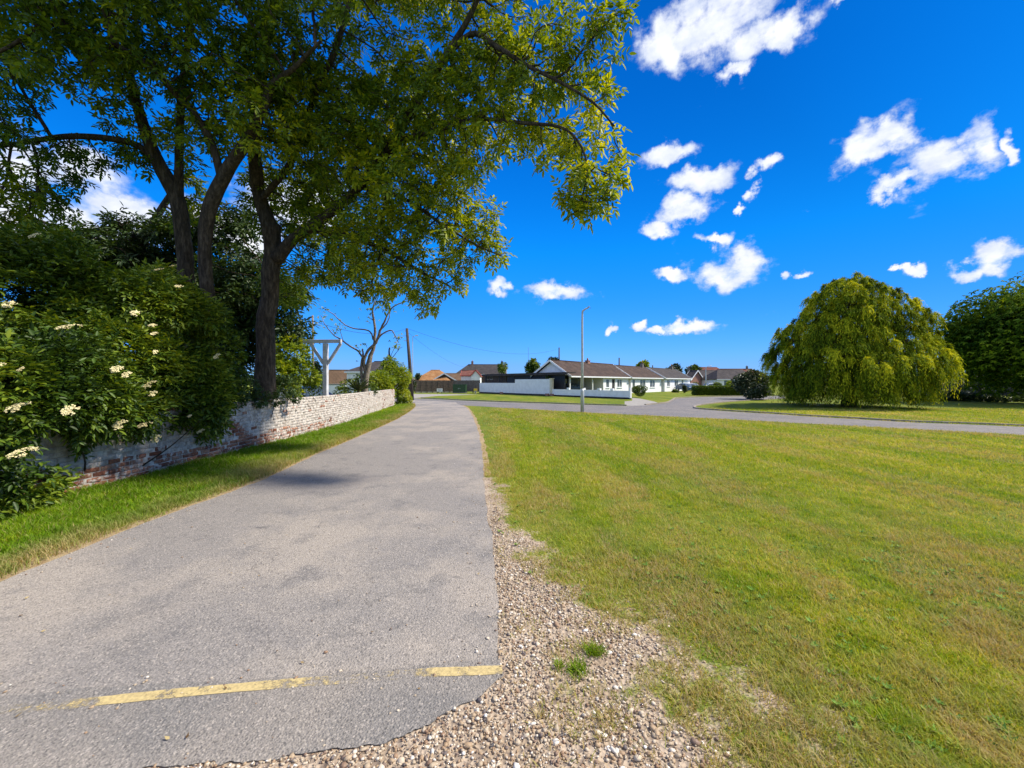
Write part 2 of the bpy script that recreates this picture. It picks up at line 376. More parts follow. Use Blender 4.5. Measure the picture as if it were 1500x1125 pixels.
sheet('lane_apron', e0 + [(LRj[k0][0] - .004, 2.36)] + [tuple(p) for p in sm_[::-1]] , .0105, mat_lane_end, label='darker coarse asphalt strip across the near end of the lane')
# faded yellow line
def wornpaint(name, c, lo, hi):
    M = Mat(name, .8, .2); p = M.pos(); n = M.noise(38, 5, p, .75); n2 = M.noise(9, 3, p)
    s_ = M.math('ADD', M.math('MULTIPLY', n, .6), M.math('MULTIPLY', n2, .4)); a = M.rng(s_, lo, hi, 1, 0)
    M.col(M.mix(M.rng(M.noise(60, 3, p), .3, .7), tuple(k * .8 for k in c), c)); M.l.new(a, M.b.inputs['Alpha']); return M.m
ye = (.60, .47, .21)
lp = spline([(0, 1043.5), (70, 1038), (135, 1031.5), (265, 1018), (395, 1006.5), (450, 1002), (512, 998), (570, 993), (632, 988), (690, 986), (736, 984)], 8)
lw = np.interp(lp[:, 0], [0, 100, 132, 150, 250, 380, 410, 470, 515, 600, 628, 645, 700, 736], [.43, .45, .51, .63, .57, .63, .55, .49, .455, .43, .49, .57, .60, .53]) + rng.normal(0, .012, len(lp))
hw = 6.6 + rng.normal(0, .25, len(lp)); vv = [(*G(x, y - w_), .013) for (x, y), w_ in zip(lp, hw)] + [(*G(x, y + w_), .013) for (x, y), w_ in zip(lp, hw)]; m_ = len(lp)
M = Mat('yellow_paint', .8, .2); p = M.pos(); wn_ = M.math('ADD', M.math('MULTIPLY', M.noise(42, 6, p, .8), .62), M.math('MULTIPLY', M.noise(10, 3, p), .38))
M.col(M.mix(M.rng(M.noise(60, 3, p), .3, .7), (.42, .33, .16), (.60, .47, .22))); M.l.new(M.math('MULTIPLY', M.rng(M.math('SUBTRACT', M.attr('w'), wn_), -.06, .09), .93), M.b.inputs['Alpha'])
o = npmesh('yellow_line', vv, np.array([(m_ + i, m_ + i + 1, i + 1, i) for i in range(m_ - 1)]), 4, M.m, attrs={'w': np.r_[lw, lw]}); tag(o, 'worn yellow paint line across the lane', kind='structure')

road = [(560, 581.5), (590, 582.6), (603, 583), (617, 584), (650, 585.3), (681, 587), (733, 589), (780, 590.5), (855, 593), (918, 594.7), (945, 593.8), (976, 590.5), (985, 586.5), (991, 583.6),
 (1010, 582.3), (1030, 581.6), (1060, 581), (1094, 580.5), (1150, 580.2), (1150, 583.5), (1094, 586.5), (1060, 589), (1042, 591), (1022, 594), (1017, 597), (1024, 599.5), (1071, 603), (1132, 606.5),
 (1180, 610), (1260, 614.5), (1336, 619), (1420, 622), (1500, 625.5), (1700, 635), (2300, 663), (2300, 678), (1700, 650), (1500, 638), (1280, 626), (1060, 614), (860, 604.5), (780, 600), (700, 595), (640, 592), (600, 590), (560, 588)]
sheet('road', [G(*p) for p in road], .0045, mat_road, label='dark asphalt road crossing beyond the lawn with a side turning')
sheet('driveway', [G(*p) for p in [(604, 577), (664, 577.4), (700, 578), (640, 580), (616, 582.2), (604, 583.6), (590, 582), (590, 577)]], .0025, mat_concrete, label='pale concrete drive before the brown board fence')
sheet('driveway', [G(*p) for p in [(926, 582.6), (938, 584), (958, 588), (966, 591), (945, 594), (926, 594.4), (915, 594.2), (915, 588), (926, 587)]], .0025, mat_concrete, label='pale concrete drive at the end of the low white wall')
def kerb(pts_, parent=None, label=''):
    q = spline([G(*p) for p in pts_], 5); b = MB()
    for i in range(len(q) - 1):
        a, c = q[i], q[i + 1]; b.beam((a[0], a[1], .03), (c[0], c[1], .03), .12, .09)
    o = b.build('kerb', mat_kerb); tag(o, label, kind='structure'); return o
mat_kerb = plain('kerb_stone', (.27, .23, .19), .9, .3, 8)
kerb([(617, 583.4), (650, 584.8), (681, 586.5), (733, 588.5), (780, 590), (855, 592.5), (918, 594.2)], label='low stone kerb in front of the white garden wall')
kerb([(1150, 584.0), (1094, 587), (1060, 589.5), (1042, 591.4), (1022, 594.4), (1017.5, 597), (1024, 599), (1071, 602.4), (1132, 605.9), (1180, 609.3), (1260, 613.8), (1336, 618.2), (1420, 621.2), (1500, 624.6), (1700, 634)], label='low stone kerb round the willow lawn')
kerb([(945, 593.2), (976, 590), (985, 586), (991, 583.2), (1010, 581.9), (1030, 581.2), (1094, 580.1), (1150, 579.8)], label='low stone kerb along the side turning')
# gravel apron
gp = [(722, 735), (760, 775), (800, 820), (850, 860), (905, 890), (950, 930), (990, 985), (1040, 1040), (1110, 1110), (1180, 1220), (900, 1400), (0, 1400), (0, 1100), (700, 940), (705, 800)]
gpoly = [G(*p) for p in gp]
gp2 = np.array(gpoly); gp2s = spline([tuple(p) for p in gp2[:10]], 8)
gp2s[:, 0] += (fnoise(gp2s[:, 0] * 1.0, gp2s[:, 1], 5, 4) - .5) * .25
gravel_area = [tuple(p) for p in gp2s] + [tuple(p) for p in gp2[10:]]

# dry soil edges of the lane
def edge_strip(E, w0, w1, ylo, yhi, o):
    q = E[(E[:, 1] > ylo) & (E[:, 1] < yhi)]
    a = q.copy(); b_ = q.copy(); a[:, 0] += w0; b_[:, 0] += w1 + (fnoise(q[:, 1], q[:, 1] * 0, 2.5, o) - .5) * abs(w1) * 1.4
    return [tuple(p) for p in a] + [tuple(p) for p in b_[::-1]]
sheet('soil_edge', edge_strip(LL, .06, -.20, 1.5, 34, 11), .0025, mat_soil, label='strip of dry soil along the left edge of the lane')
sheet('soil_edge', edge_strip(LR, -.05, .12, 4.2, 31, 14), .0022, mat_soil, label='strip of dry soil between the lane and the lawn')
sheet('garden_ground', [(-7.6, 2), (-7.2, 6), (-6.9, 12), (-7.3, 18), (-8.0, 24), (-8.7, 28.5), (-30, 34), (-30, 2)], .005, mat_garden, label='dark garden soil behind the old brick wall')

road_w = [G(*p) for p in road]
def lawn_mask(x, y):                                  # 1 where turf grows
    ok = ~inside(lane_poly, x, y) & ~inside(road_w, x, y)
    return ok
def lerpx(E, y): return np.interp(y, E[:, 1], E[:, 0])
def blades(n, ylo, yhi, xfun, hgt, wid, name, label, dens=None, dryf=None, shift=0.):
    """grass blades: each a bent three-sided leaf of five vertices"""
    y = np.exp(rng.uniform(math.log(ylo), math.log(yhi), n)) if ylo > 0 else rng.uniform(ylo, yhi, n)
    a, b_ = xfun(y); x = a + (b_ - a) * rng.random(n)
    keep = lawn_mask(x, y)
    if dens is not None: keep &= rng.random(n) < dens(x, y)
    x = x[keep]; y = y[keep]; n = len(x)
    sc = np.maximum(1, y / 5.0)
    h = hgt * (0.55 + .9 * rng.random(n)) * (0.45 + .5 * fnoise(x, y, 1.3, 21) + .75 * vnoise(x, y, 9, 23)) * np.minimum(sc, 1.6); w = wid * (.6 + .8 * rng.random(n)) * sc
    th = rng.uniform(0, 2 * math.pi, n); ct, st_ = np.cos(th), np.sin(th)
    ln = h * rng.uniform(.15, 1.6, n); ph = th + rng.uniform(1.0, 2.1, n)
    lx, ly = np.cos(ph) * ln, np.sin(ph) * ln
    v = np.zeros((n, 5, 3))
    v[:, 0] = np.c_[x - ct * w / 2, y - st_ * w / 2, np.zeros(n)]
    v[:, 1] = np.c_[x + ct * w / 2, y + st_ * w / 2, np.zeros(n)]
    v[:, 2] = np.c_[x + ct * w * .42 + lx * .35, y + st_ * w * .42 + ly * .35, h * .6]
    v[:, 3] = np.c_[x - ct * w * .42 + lx * .35, y - st_ * w * .42 + ly * .35, h * .6]
    v[:, 4] = np.c_[x + lx, y + ly, h]
    i0 = (np.arange(n) * 5)[:, None]
    fq = np.concatenate([i0 + np.array([[0, 1, 2, 3]]), i0 + np.array([[3, 2, 4]])], axis=1).ravel()
    sizes = np.tile(np.array([4, 3], dtype=np.int32), n)
    c_ = np.repeat(rng.random(n), 5); d_ = (rng.random(n) < .14) * rng.random(n)
    if dryf is not None: d_ = np.maximum(d_, np.clip(dryf(x, y), 0, 1) * rng.random(n) ** .5)
    o = npmesh(name, v.reshape(-1, 3), fq, sizes, mat_blade, attrs={'c': c_, 'd': np.repeat(d_, 5), 's': np.full(len(c_), shift)})
    tag(o, label, 'grass', kind='stuff'); return o
def gdist(x, y):                                       # how bare the turf is near gravel: 0 none .. 1 gravel
    px = CX + F * x / y; py = HZ + EYE * F / y
    ex = np.interp(py, [740, 770, 800, 850, 880, 905, 940, 990, 1050, 1110, 1300], [700, 718, 728, 742, 760, 782, 806, 830, 864, 902, 960])
    ww = np.interp(py, [740, 800, 900, 1125], [45, 90, 260, 480])
    t = 1 - (px - ex) / ww + (fnoise(x, y, 2.6, 31) - .5) * 1.5
    return np.clip(t, 0, 1.3)
def gravel_patch():
    xs = np.arange(-3.6, 4.6, .045); ys = np.arange(.4, 7.2, .045); X, Y_ = np.meshgrid(xs, ys); g = gdist(X.ravel(), Y_.ravel()).reshape(X.shape)
    ok = (g[:-1, :-1] > .01) & ~(inside(lane_poly, X[:-1, :-1].ravel(), Y_[:-1, :-1].ravel()) & inside(lane_poly, X[:-1, :-1].ravel() + .12, Y_[:-1, :-1].ravel()) & inside(lane_poly, X[:-1, :-1].ravel(), Y_[:-1, :-1].ravel() - .14)).reshape(g[:-1, :-1].shape); i, j = np.where(ok); w = len(xs)
    a = i * w + j; f = np.stack([a, a + 1, a + w + 1, a + w], 1); used, inv = np.unique(f.ravel(), return_inverse=True)
    v = np.c_[X.ravel(), Y_.ravel(), np.full(X.size, .0035)][used]
    o = npmesh('gravel_patch', v, inv, 4, mat_gravel_bed, attrs={'g': g.ravel()[used]}); tag(o, 'bed of brown and cream pebbles thinning into the lawn beside the lane end', kind='structure')
gravel_patch()
def dens_lawn(x, y):
    g = gdist(x, y); bare = fnoise(x, y, 1.4, 41)
    d = 1 - .8 * np.clip(g, 0, 1)
    d *= np.where(bare > .56, .5, 1) * np.clip(.35 + 1.3 * vnoise(x, y, 6, 47), 0, 1)
    d = np.where(g > .92, np.where(fnoise(x, y, 3.5, 51) > .68, .30, .015), d * np.clip(1.45 - g * 1.5 + (vnoise(x, y, 7, 53) - .5) * 1.2, .03, 1))
    return d
blades(980000, .8, 26, lambda y: (lerpx(LR, y) + .02, np.minimum(y * 1.32 + 1.9, 42)), .027, .0042, 'grass', 'short mown lawn grass, green with straw patches, right of the lane', dens_lawn, lambda x, y: gdist(x, y) * 1.25 + np.clip((fnoise(x * 1.8, y * .55, .9, 61) - .52) * 5, 0, .7) + .25 * (vnoise(x, y, 5, 63) > .62) + .6 * np.clip((y - (25.3 - x * .80) + 2.2) / 2.2, 0, 1) * (y < 26.5 - x * .8) + 1.1 * np.clip((7.5 - y) / 4, 0, 1) * np.clip((fnoise(x * 1.5, y * .8, 1.6, 66) - .40) * 3.2, 0, 1) + .5 * np.exp(-(x - lerpx(LR, y)) / .25))
wallx = spline([(-7.0, 2.0), (-6.9, 3.5), (-6.72, 4.8), (-6.6, 5.8), (-6.45, 8), (-6.43, 10.2), (-6.49, 13.75), (-6.75, 17.4), (-7.3, 21.5), (-8.1, 28.3)], 14)
blades(170000, 2.6, 30, lambda y: (lerpx(wallx, y) + .05, lerpx(LL, y) - .03), .050, .0050, 'grass', 'longer verge grass between the brick wall and the lane',
       lambda x, y: np.clip((lerpx(LL, y) - x) / .22 + (fnoise(x, y, 3, 5) - .5) * .8, .06, 1), lambda x, y: np.clip(1 - (lerpx(LL, y) - x) / .8 + (fnoise(x, y, 1.5, 9) - .5) * 1.7, 0, 1), .15)  # darker green: lusher growth, plus the trees' shade put into the blade colour

tuft_at = [G(*p) for p in [(818, 978), (842, 984), (872, 958)]]
def dens_tuft(x, y):
    d = np.zeros(len(x))
    for i, (tx, ty) in enumerate(tuft_at): d = np.maximum(d, np.exp(-(((x - tx) ** 2 + (y - ty) ** 2) / (.018 + .009 * (i % 4)) ** 2 * (.4 + 1.2 * vnoise(x, y, 22, 3)) * (.5 if i % 2 else 1))))
    return d
blades(160000, 1.7, 3.4, lambda y: (np.full(len(y), -.1), np.full(len(y), 1.3)), .036, .004, 'grass_tuft', 'green grass tufts growing through the gravel beside the lane end', dens_tuft, None, .06)
# pebbles
M = Mat('pebble', .6, .4); M.col(M.ramp(M.attr('c'), [(0, (.06, .055, .06)), (.14, (.15, .12, .11)), (.30, (.27, .165, .10)), (.48, (.36, .255, .155)), (.66, (.41, .33, .235)), (.84, (.57, .48, .37)), (1, (.76, .72, .66))]))
M.bump(M.noise(90, 3), .003); mat_pebble = M.m
def ico(sub=1):
    import bmesh
    b = bmesh.new(); bmesh.ops.create_icosphere(b, subdivisions=sub, radius=1); b.verts.ensure_lookup_table()
    v = np.array([list(q.co) for q in b.verts]); f = np.array([[q.index for q in g.verts] for g in b.faces]); b.free(); return v, f
def pebbles(x, y, z, size, name, label, sub=2):
    V, Fc = ico(sub); n = len(x)
    s_ = size[:, None] * np.c_[rng.uniform(.7, 1.35, n), rng.uniform(.6, 1.0, n), rng.uniform(.35, .65, n)]
    th = rng.uniform(0, 6.28, n); tl = rng.uniform(-.35, .35, n)
    d = 1 + .14 * np.sin(V[None, :, 0] * 2.3 + rng.uniform(0, 6, n)[:, None]) + .12 * np.sin(V[None, :, 1] * 3.1 + rng.uniform(0, 6, n)[:, None])
    v = V[None] * d[..., None] * s_[:, None, :]
    vz = v[..., 2] + v[..., 0] * tl[:, None]
    X = v[..., 0] * np.cos(th)[:, None] - v[..., 1] * np.sin(th)[:, None] + x[:, None]
    Y_ = v[..., 0] * np.sin(th)[:, None] + v[..., 1] * np.cos(th)[:, None] + y[:, None]
    Z = vz + z[:, None]
    f = (Fc[None] + (np.arange(n) * len(V))[:, None, None]).ravel()
    o = npmesh(name, np.stack([X, Y_, Z], -1).reshape(-1, 3), f, 3, mat_pebble, attrs={'c': np.repeat(np.clip(rng.beta(2.2, 1.7, n), 0, 1), len(V))}, smooth=True)
    return tag(o, label, 'gravel', kind='stuff')
n = 150000; y = rng.uniform(1.0, 6.0, n) ; x = rng.uniform(-2.9, 2.6, n)
wgt = np.minimum(1, (1.9 / y) ** .3) * np.where(y < 1.5, .6, 1)
inn = inside(gravel_area, x, y) & ~inside(lane_poly, x, y)
G0 = gdist(x, y); core = np.clip((G0 - .45) * 2.2, 0, 1); k = inn & (rng.random(n) < wgt * core); x1, y1 = x[k], y[k]
pebbles(x1, y1, rng.uniform(.003, .010, len(x1)), np.clip(rng.lognormal(math.log(.0066), .42, len(x1)), .004, .024), 'gravel', 'rounded brown, cream and grey pebbles beside the lane end', 1)
n = 16000; y = rng.uniform(1.5, 7, n); x = rng.uniform(-.4, 3.4, n); g = gdist(x, y)
k = ~inside(lane_poly, x, y) & (rng.random(n) < np.clip(g, 0, 1) ** 1.5 * .75) & ~inside(gravel_area, x, y); x2, y2 = x[k], y[k]
pebbles(x2, y2, rng.uniform(.003, .008, len(x2)), np.clip(rng.lognormal(math.log(.0065), .38, len(x2)), .004, .018), 'gravel', 'pebbles scattered through the thin dry turf', 1)
n = 4200; y = np.exp(rng.uniform(math.log(1.7), math.log(14), n)); x = rng.uniform(-4.3, 0, n)
dl = np.minimum(abs(x - lerpx(LL, y)), abs(x - lerpx(LR, y))); sy = np.interp(x, sm_[:, 0], sm_[:, 1])
pr = np.where(dl < .25, .8, .06) + .5 * np.exp(-((y - sy) / .05) ** 2) + (y < 2.3) * .15
k = (rng.random(n) < pr) & (x > lerpx(LL, y) - .1) & (x < lerpx(LR, y) + .02); x3, y3 = x[k], y[k]
pebbles(x3, y3, np.full(len(x3), .012), np.clip(rng.lognormal(math.log(.0055), .4, len(x3)), .003, .013), 'gravel', 'loose small stones lying on the lane', 1)

# broad-leaved weeds in the lawn and small dead leaves on the lane
def flat_leaves(pos, D, N_, L, W, m, name, label, kind='stuff'):
    n = len(pos); s_ = np.cross(D, N_); s_ /= np.linalg.norm(s_, axis=1)[:, None]; L = L[:, None]; W = W[:, None]
    v = np.stack([pos, pos + D * L * .35 + s_ * W * .5, pos + D * L + N_ * L * .1, pos + D * L * .35 - s_ * W * .5], 1)
    f = (np.array([[0, 1, 2, 3]]) + (np.arange(n) * 4)[:, None]).ravel(); o = npmesh(name, v.reshape(-1, 3), f, 4, m, attrs={'c': np.repeat(rng.random(n), 4)}); return tag(o, label, kind=kind)
n = 900; y = np.exp(rng.uniform(math.log(1.8), math.log(9), n)); x = lerpx(LR, y) + .05 + rng.random(n) * (y * 1.3 + .3 - lerpx(LR, y)); k = lawn_mask(x, y) & (gdist(x, y) < .8) & (fnoise(x, y, .8, 91) > .45); x, y = x[k], y[k]; n = len(x); nl = 7
a = rng.uniform(0, 6.28, n)[:, None] + np.arange(nl) * .9 + rng.normal(0, .2, (n, nl)); up_ = rng.uniform(.15, .6, (n, nl))
D = np.stack([np.cos(a), np.sin(a), up_], -1).reshape(-1, 3); D /= np.linalg.norm(D, axis=1)[:, None]; ctr = np.repeat(np.c_[x, y, np.full(n, .012)], nl, 0); N_ = np.tile((0, 0, 1.), (n * nl, 1)) + rng.normal(0, .15, (n * nl, 3))
sz = np.repeat(rng.uniform(.018, .042, n), nl) * rng.uniform(.7, 1.2, n * nl)
M = Mat('weed_leaf', .7, .2); M.col(M.ramp(M.attr('c'), [(0, (.07, .16, .02)), (1, (.16, .28, .03))])); flat_leaves(ctr, D, N_, sz, sz * .42, M.m, 'lawn_weeds', 'small broad leaved weeds scattered in the lawn')
n = 420; y = np.exp(rng.uniform(math.log(1.8), math.log(16), n)); x = rng.uniform(-4.6, 1.0, n); k = (x > lerpx(LL, y) - .2) & (x < lerpx(LR, y) + .4) & ((rng.random(n) < .25) | (abs(x - lerpx(LL, y)) < .5)); x, y = x[k], y[k]; n = len(x); a = rng.uniform(0, 6.28, n)
D = np.c_[np.cos(a), np.sin(a), rng.uniform(-.02, .25, n)]; N_ = np.c_[rng.normal(0, .3, (n, 2)), np.ones(n)]; sz = rng.uniform(.015, .04, n)
M = Mat('dead_leaf', .8, .1); M.col(M.ramp(M.attr('c'), [(0, (.10, .06, .03)), (.5, (.25, .16, .07)), (1, (.42, .33, .16))])); flat_leaves(np.c_[x, y, np.full(n, .017)], D, N_, sz, sz * .5, M.m, 'fallen_leaves', 'small dead leaves lying on the lane and its edges')
# ------------------------------------------------------------------ old whitewashed brick wall
M = Mat('old_brick', .92, .12); p = M.co()
brick = M.ramp(M.attr('c'), [(0, (.22, .08, .05)), (.5, (.40, .17, .10)), (1, (.52, .28, .18))])
brick = M.mix(M.rng(M.noise(30, 5), .35, .7), M.mix(1., brick, (.6, .6, .6), 'MULTIPLY'), brick)
paint = M.mix(M.rng(M.noise(7, 5), .35, .65), (.42, .365, .315), (.64, .585, .52))
paint = M.mix(M.rng(M.noise(24, 5, None, .7), .52, .66, 0, .8), paint, (.30, .24, .20))
msk = M.math('ADD', M.attr('w'), M.math('MULTIPLY', M.math('SUBTRACT', M.noise(11, 6, None, .7), .5), 1.5))
M.col(M.mix(M.rng(msk, .27, .47), brick, paint)); M.bump(M.noise(45, 6, None, .7), .02); mat_brick = M.m
M = Mat('wall_mortar', .95, .05); M.col(M.mix(M.rng(M.noise(8, 5), .4, .6), (.34, .29, .24), (.60, .55, .48))); M.bump(M.noise(60, 4), .01); mat_mortar = M.m
def brick_wall():
    q = wallx[wallx[:, 1] > 2.5]; seg = np.r_[0, np.cumsum(np.hypot(*np.diff(q, axis=0).T))]; Ltot = seg[-1]
    org = q[0]; t = thing('brick_wall', 'long old brick wall with flaking whitewash curving beside the verge', 'wall', (org[0], org[1], 0))
    def at(s_):
        x = np.interp(s_, seg, q[:, 0]); y = np.interp(s_, seg, q[:, 1]); x2 = np.interp(s_ + .05, seg, q[:, 0]); y2 = np.interp(s_ + .05, seg, q[:, 1])
        x1 = np.interp(s_ - .05, seg, q[:, 0]); y1 = np.interp(s_ - .05, seg, q[:, 1]); return x - org[0], y - org[1], math.atan2(y2 - y1, x2 - x1)
    vs, cs, ws = [], [], []; bl, bh = .232, .079; rows = 15
    yb = np.interp
    for r in range(rows + 1):
        s_ = (r % 2) * bl / 2 + .05
        while s_ < Ltot - bl / 2:
            ln = bl; x, y, a = at(s_); Yw = y + org[1]
            top = rows * bh + .06 * (fnoise([s_], [0], .5, 3)[0] - .5) * 2 - (.17 if 8.6 < Yw < 9.4 else 0) * (fnoise([s_], [1], 2, 3)[0])
            z = (r + .5) * bh
            if r == rows:                                # soldier course on edge makes the coping
                pass
            damage = math.exp(-((Yw - 9.4 + (z - .6) * 1.5) / .5) ** 2)
            if z > top or (damage > .6 and random.random() < .16) or random.random() < .006: s_ += ln; continue
            out = random.gauss(0, .004) + (.02 if damage > .5 else 0) * random.random() + (.018 if r == rows else 0)
            d = .13; hx, hz = (bl - random.uniform(.002, .010)) / 2, (bh - random.uniform(.002, .009)) / 2
            wgt = .72 + .3 * fnoise([s_ * .8], [r * .3], 1, 7)[0] - .1
            if z < .26 + .14 * fnoise([s_ * .7], [0], 1, 2)[0] and Yw < 15: wgt -= .42
            wgt -= damage * .55
            if r >= rows - 1 and Yw < 11: wgt -= .35
            if Yw < 9: wgt -= .10
            if Yw > 24: wgt -= .28
            if random.random() < .07: wgt -= .4
            ca, sa = math.cos(a), math.sin(a); tw = random.gauss(0, .012)
            for (i, j, k) in ((-1,-1,-1),(1,-1,-1),(1,1,-1),(-1,1,-1),(-1,-1,1),(1,-1,1),(1,1,1),(-1,1,1)):
                lx = i * (hx - random.random() * .004); ly = -(j < 0) * out + (0 if j < 0 else d) + tw * i; lz = z + k * (hz - random.random() * .004)
                # path runs away from the viewer; the lane face is on the right (+x)
                vs.append((x + lx * ca + ly * -sa, y + lx * sa + ly * ca, lz))
            cs += [random.random()] * 8; ws += [wgt] * 8; s_ += ln
    n = len(vs) // 8; base = (np.arange(n) * 8)[:, None]
    F_ = np.array([0,3,2,1,4,5,6,7,0,1,5,4,1,2,6,5,2,3,7,6,3,0,4,7])
    o = npmesh('brickwork', np.array(vs), (base + F_[None]).ravel(), 4, mat_brick, t, {'c': cs, 'w': ws})
    bv = o.modifiers.new('bevel', 'BEVEL'); bv.width = .006; bv.segments = 1
    b = MB(); ss = np.arange(0, Ltot, .4)
    pf, pb = [], []
    for s_ in ss:
        x, y, a = at(s_); ca, sa = math.cos(a), math.sin(a); pf.append((x - .008 * sa, y + .008 * ca)); pb.append((x - .21 * sa, y + .21 * ca))
    m = len(ss); H = rows * bh - .05
    vv = [(x, y, 0) for x, y in pf] + [(x, y, H) for x, y in pf] + [(x, y, 0) for x, y in pb] + [(x, y, H) for x, y in pb]; ff = []
    for i in range(m - 1): ff += [(i, i + 1, m + i + 1, m + i), (m + i, m + i + 1, 3 * m + i + 1, 3 * m + i), (2 * m + i + 1, 2 * m + i, 3 * m + i, 3 * m + i + 1)]
    ff += [(0, m, 3 * m, 2 * m), (m - 1, 3 * m - 1, 4 * m - 1, 2 * m - 1)]
    b.add(vv, ff); b.build('mortar', mat_mortar, t)
brick_wall()
# ------------------------------------------------------------------ trees and shrubs
def unit(a): return a / np.maximum(np.linalg.norm(a, axis=-1, keepdims=True), 1e-9)
def leaf_mesh(name, pos, d, nrm, L, W, c, k, m, parent=None, simple=False):
    """one blade per leaf: six vertices folded along the midrib and drooping at the tip (four when far away)"""
    n = len(pos); d = unit(d); s = unit(np.cross(d, nrm)); u = np.cross(s, d)
    L = np.broadcast_to(L, n)[:, None]; W = np.broadcast_to(W, n)[:, None]
    if simple:
        v = np.stack([pos, pos + d * L * .45 + s * W * .5 + u * W * .12, pos + d * L - u * L * .12, pos + d * L * .45 - s * W * .5 + u * W * .12], 1)
        f = (np.array([[0, 1, 2, 3]]) + (np.arange(n) * 4)[:, None]).ravel(); m_ = 4; sz = 4
    else:
        v = np.stack([pos, pos + d * L * .3 + s * W * .48 + u * W * .14, pos + d * L * .68 + s * W * .40 + u * (W * .1 - L * .03), pos + d * L - u * L * .14,
                      pos + d * L * .68 - s * W * .40 + u * (W * .1 - L * .03), pos + d * L * .3 - s * W * .48 + u * W * .14], 1)
        f = (np.array([[0, 1, 2, 3, 0, 3, 4, 5]]) + (np.arange(n) * 6)[:, None]).ravel(); m_ = 6; sz = 4
    return npmesh(name, v.reshape(-1, 3), f, sz, m, parent, {'c': np.repeat(c, m_), 'k': np.repeat(k, m_)})
def pinnate(S, D, npair, rachis, Ll, Wl, spread=.95, curl=.25):
    """compound leaves: S base points, D directions -> leaflet arrays"""
    n = len(S); D = unit(D); U = unit(np.array([0, 0, 1.]) + rng.normal(0, .35, (n, 3)))
    side = unit(np.cross(D, U)); U = np.cross(side, D)
    rl = rachis * rng.uniform(.7, 1.2, n)[:, None]
    pos, dr, nr, ln, idx = [], [], [], [], []
    for i in range(npair):
        t = (i + .6) / npair
        b = S + D * rl * t - U * rl * curl * t * t
        for sgn in (-1, 1):
            dd = D * .55 + side * sgn * spread - U * .2 + rng.normal(0, .16, (n, 3))
            pos.append(b); dr.append(dd); nr.append(U + rng.normal(0, .3, (n, 3))); ln.append(Ll * (1 - .25 * abs(t - .6)) * rng.uniform(.75, 1.15, n)); idx.append(np.arange(n))
    pos.append(S + D * rl - U * rl * curl); dr.append(D - U * .35 + rng.normal(0, .1, (n, 3))); nr.append(U + rng.normal(0, .25, (n, 3))); ln.append(Ll * 1.1 * rng.uniform(.8, 1.2, n)); idx.append(np.arange(n))
    ln = np.concatenate(ln)
    return np.concatenate(pos), np.concatenate(dr), np.concatenate(nr), ln, ln * Wl / Ll, np.concatenate(idx)
def palmate(S, D, nl, Ll, Wl):
    n = len(S); D = unit(D); U = unit(np.array([0, 0, 1.]) * .9 + rng.normal(0, .4, (n, 3)))
    side = unit(np.cross(D, U)); U = np.cross(side, D); pos, dr, nr, ln, idx = [], [], [], [], []
    for i in range(nl):
        a = (i - (nl - 1) / 2) / max(nl - 1, 1) * 2 * 1.35
        dd = D * math.cos(a) + side * math.sin(a) - U * .25 + rng.normal(0, .12, (n, 3))
        pos.append(S); dr.append(dd); nr.append(U + rng.normal(0, .25, (n, 3))); ln.append(Ll * (1 - .2 * abs(a)) * rng.uniform(.75, 1.2, n)); idx.append(np.arange(n))
    ln = np.concatenate(ln)
    return np.concatenate(pos), np.concatenate(dr), np.concatenate(nr), ln, ln * Wl / Ll, np.concatenate(idx)
def n3(p, s, o=0):                                      # cheap smooth 3D noise in 0..1
    return (fnoise(p[:, 0] + p[:, 2] * .7, p[:, 1] - p[:, 2] * .4, s, o) + fnoise(p[:, 1] + 31 + p[:, 0] * .3, p[:, 2] + 11, s, o + 3)) / 2
def grow(seeds, att, step=.25, infl=2.5, kill=.27, iters=90):
    """space colonisation from seed nodes into the attraction points -> positions, parents"""
    pos = list(map(np.array, seeds)); par = [-1] * len(seeds)
    A = att.copy(); NP = np.array(pos)
    near = np.full(len(A), 0); nd = np.full(len(A), 1e9)
    def upd(i0):
        nonlocal near, nd
        new = np.array(pos[i0:])
        if not len(new) or not len(A): return
        for s0 in range(0, len(new), 400):
            blk = new[s0:s0 + 400]
            d2 = ((A[:, None, :] - blk[None]) ** 2).sum(-1); j = d2.argmin(1); dm = np.sqrt(d2[np.arange(len(A)), j])
            b = dm < nd; nd[b] = dm[b]; near[b] = j[b] + i0 + s0
    upd(0)
    for it in range(iters):
        if not len(A): break
        use = nd < (infl if it > 2 else 6)
        if not use.any(): break
        ids = near[use]; vec = unit(A[use] - np.array([pos[i] for i in ids]))
        dsum = {}
        for i, v in zip(ids, vec): dsum[i] = dsum.get(i, 0) + v
        i0 = len(pos)
        for i, v in dsum.items():
            v = v + rng.normal(0, .25, 3); v[2] -= .05
            pos.append(pos[i] + v / max(np.linalg.norm(v), 1e-6) * step); par.append(i)
        upd(i0)
        k = nd > kill; A = A[k]; near = near[k]; nd = nd[k]
    return np.array(pos), np.array(par)
def blob_points(blobs, n, noise=.45, s=.55, o=0):
    vol = np.array([b[3] ** 2.6 for b in blobs]); ch = rng.choice(len(blobs), n * 3, p=vol / vol.sum())
    c = np.array([P(*b[:3]) for b in blobs])[ch]; r = np.array([b[3] for b in blobs])[ch]
    v = unit(rng.normal(0, 1, (len(ch), 3))) * (rng.random(len(ch)) ** .42)[:, None]
    p = c + v * r[:, None] * np.array([1, 1, .85]); k = n3(p, s, o) > noise
    return p[k][:n]
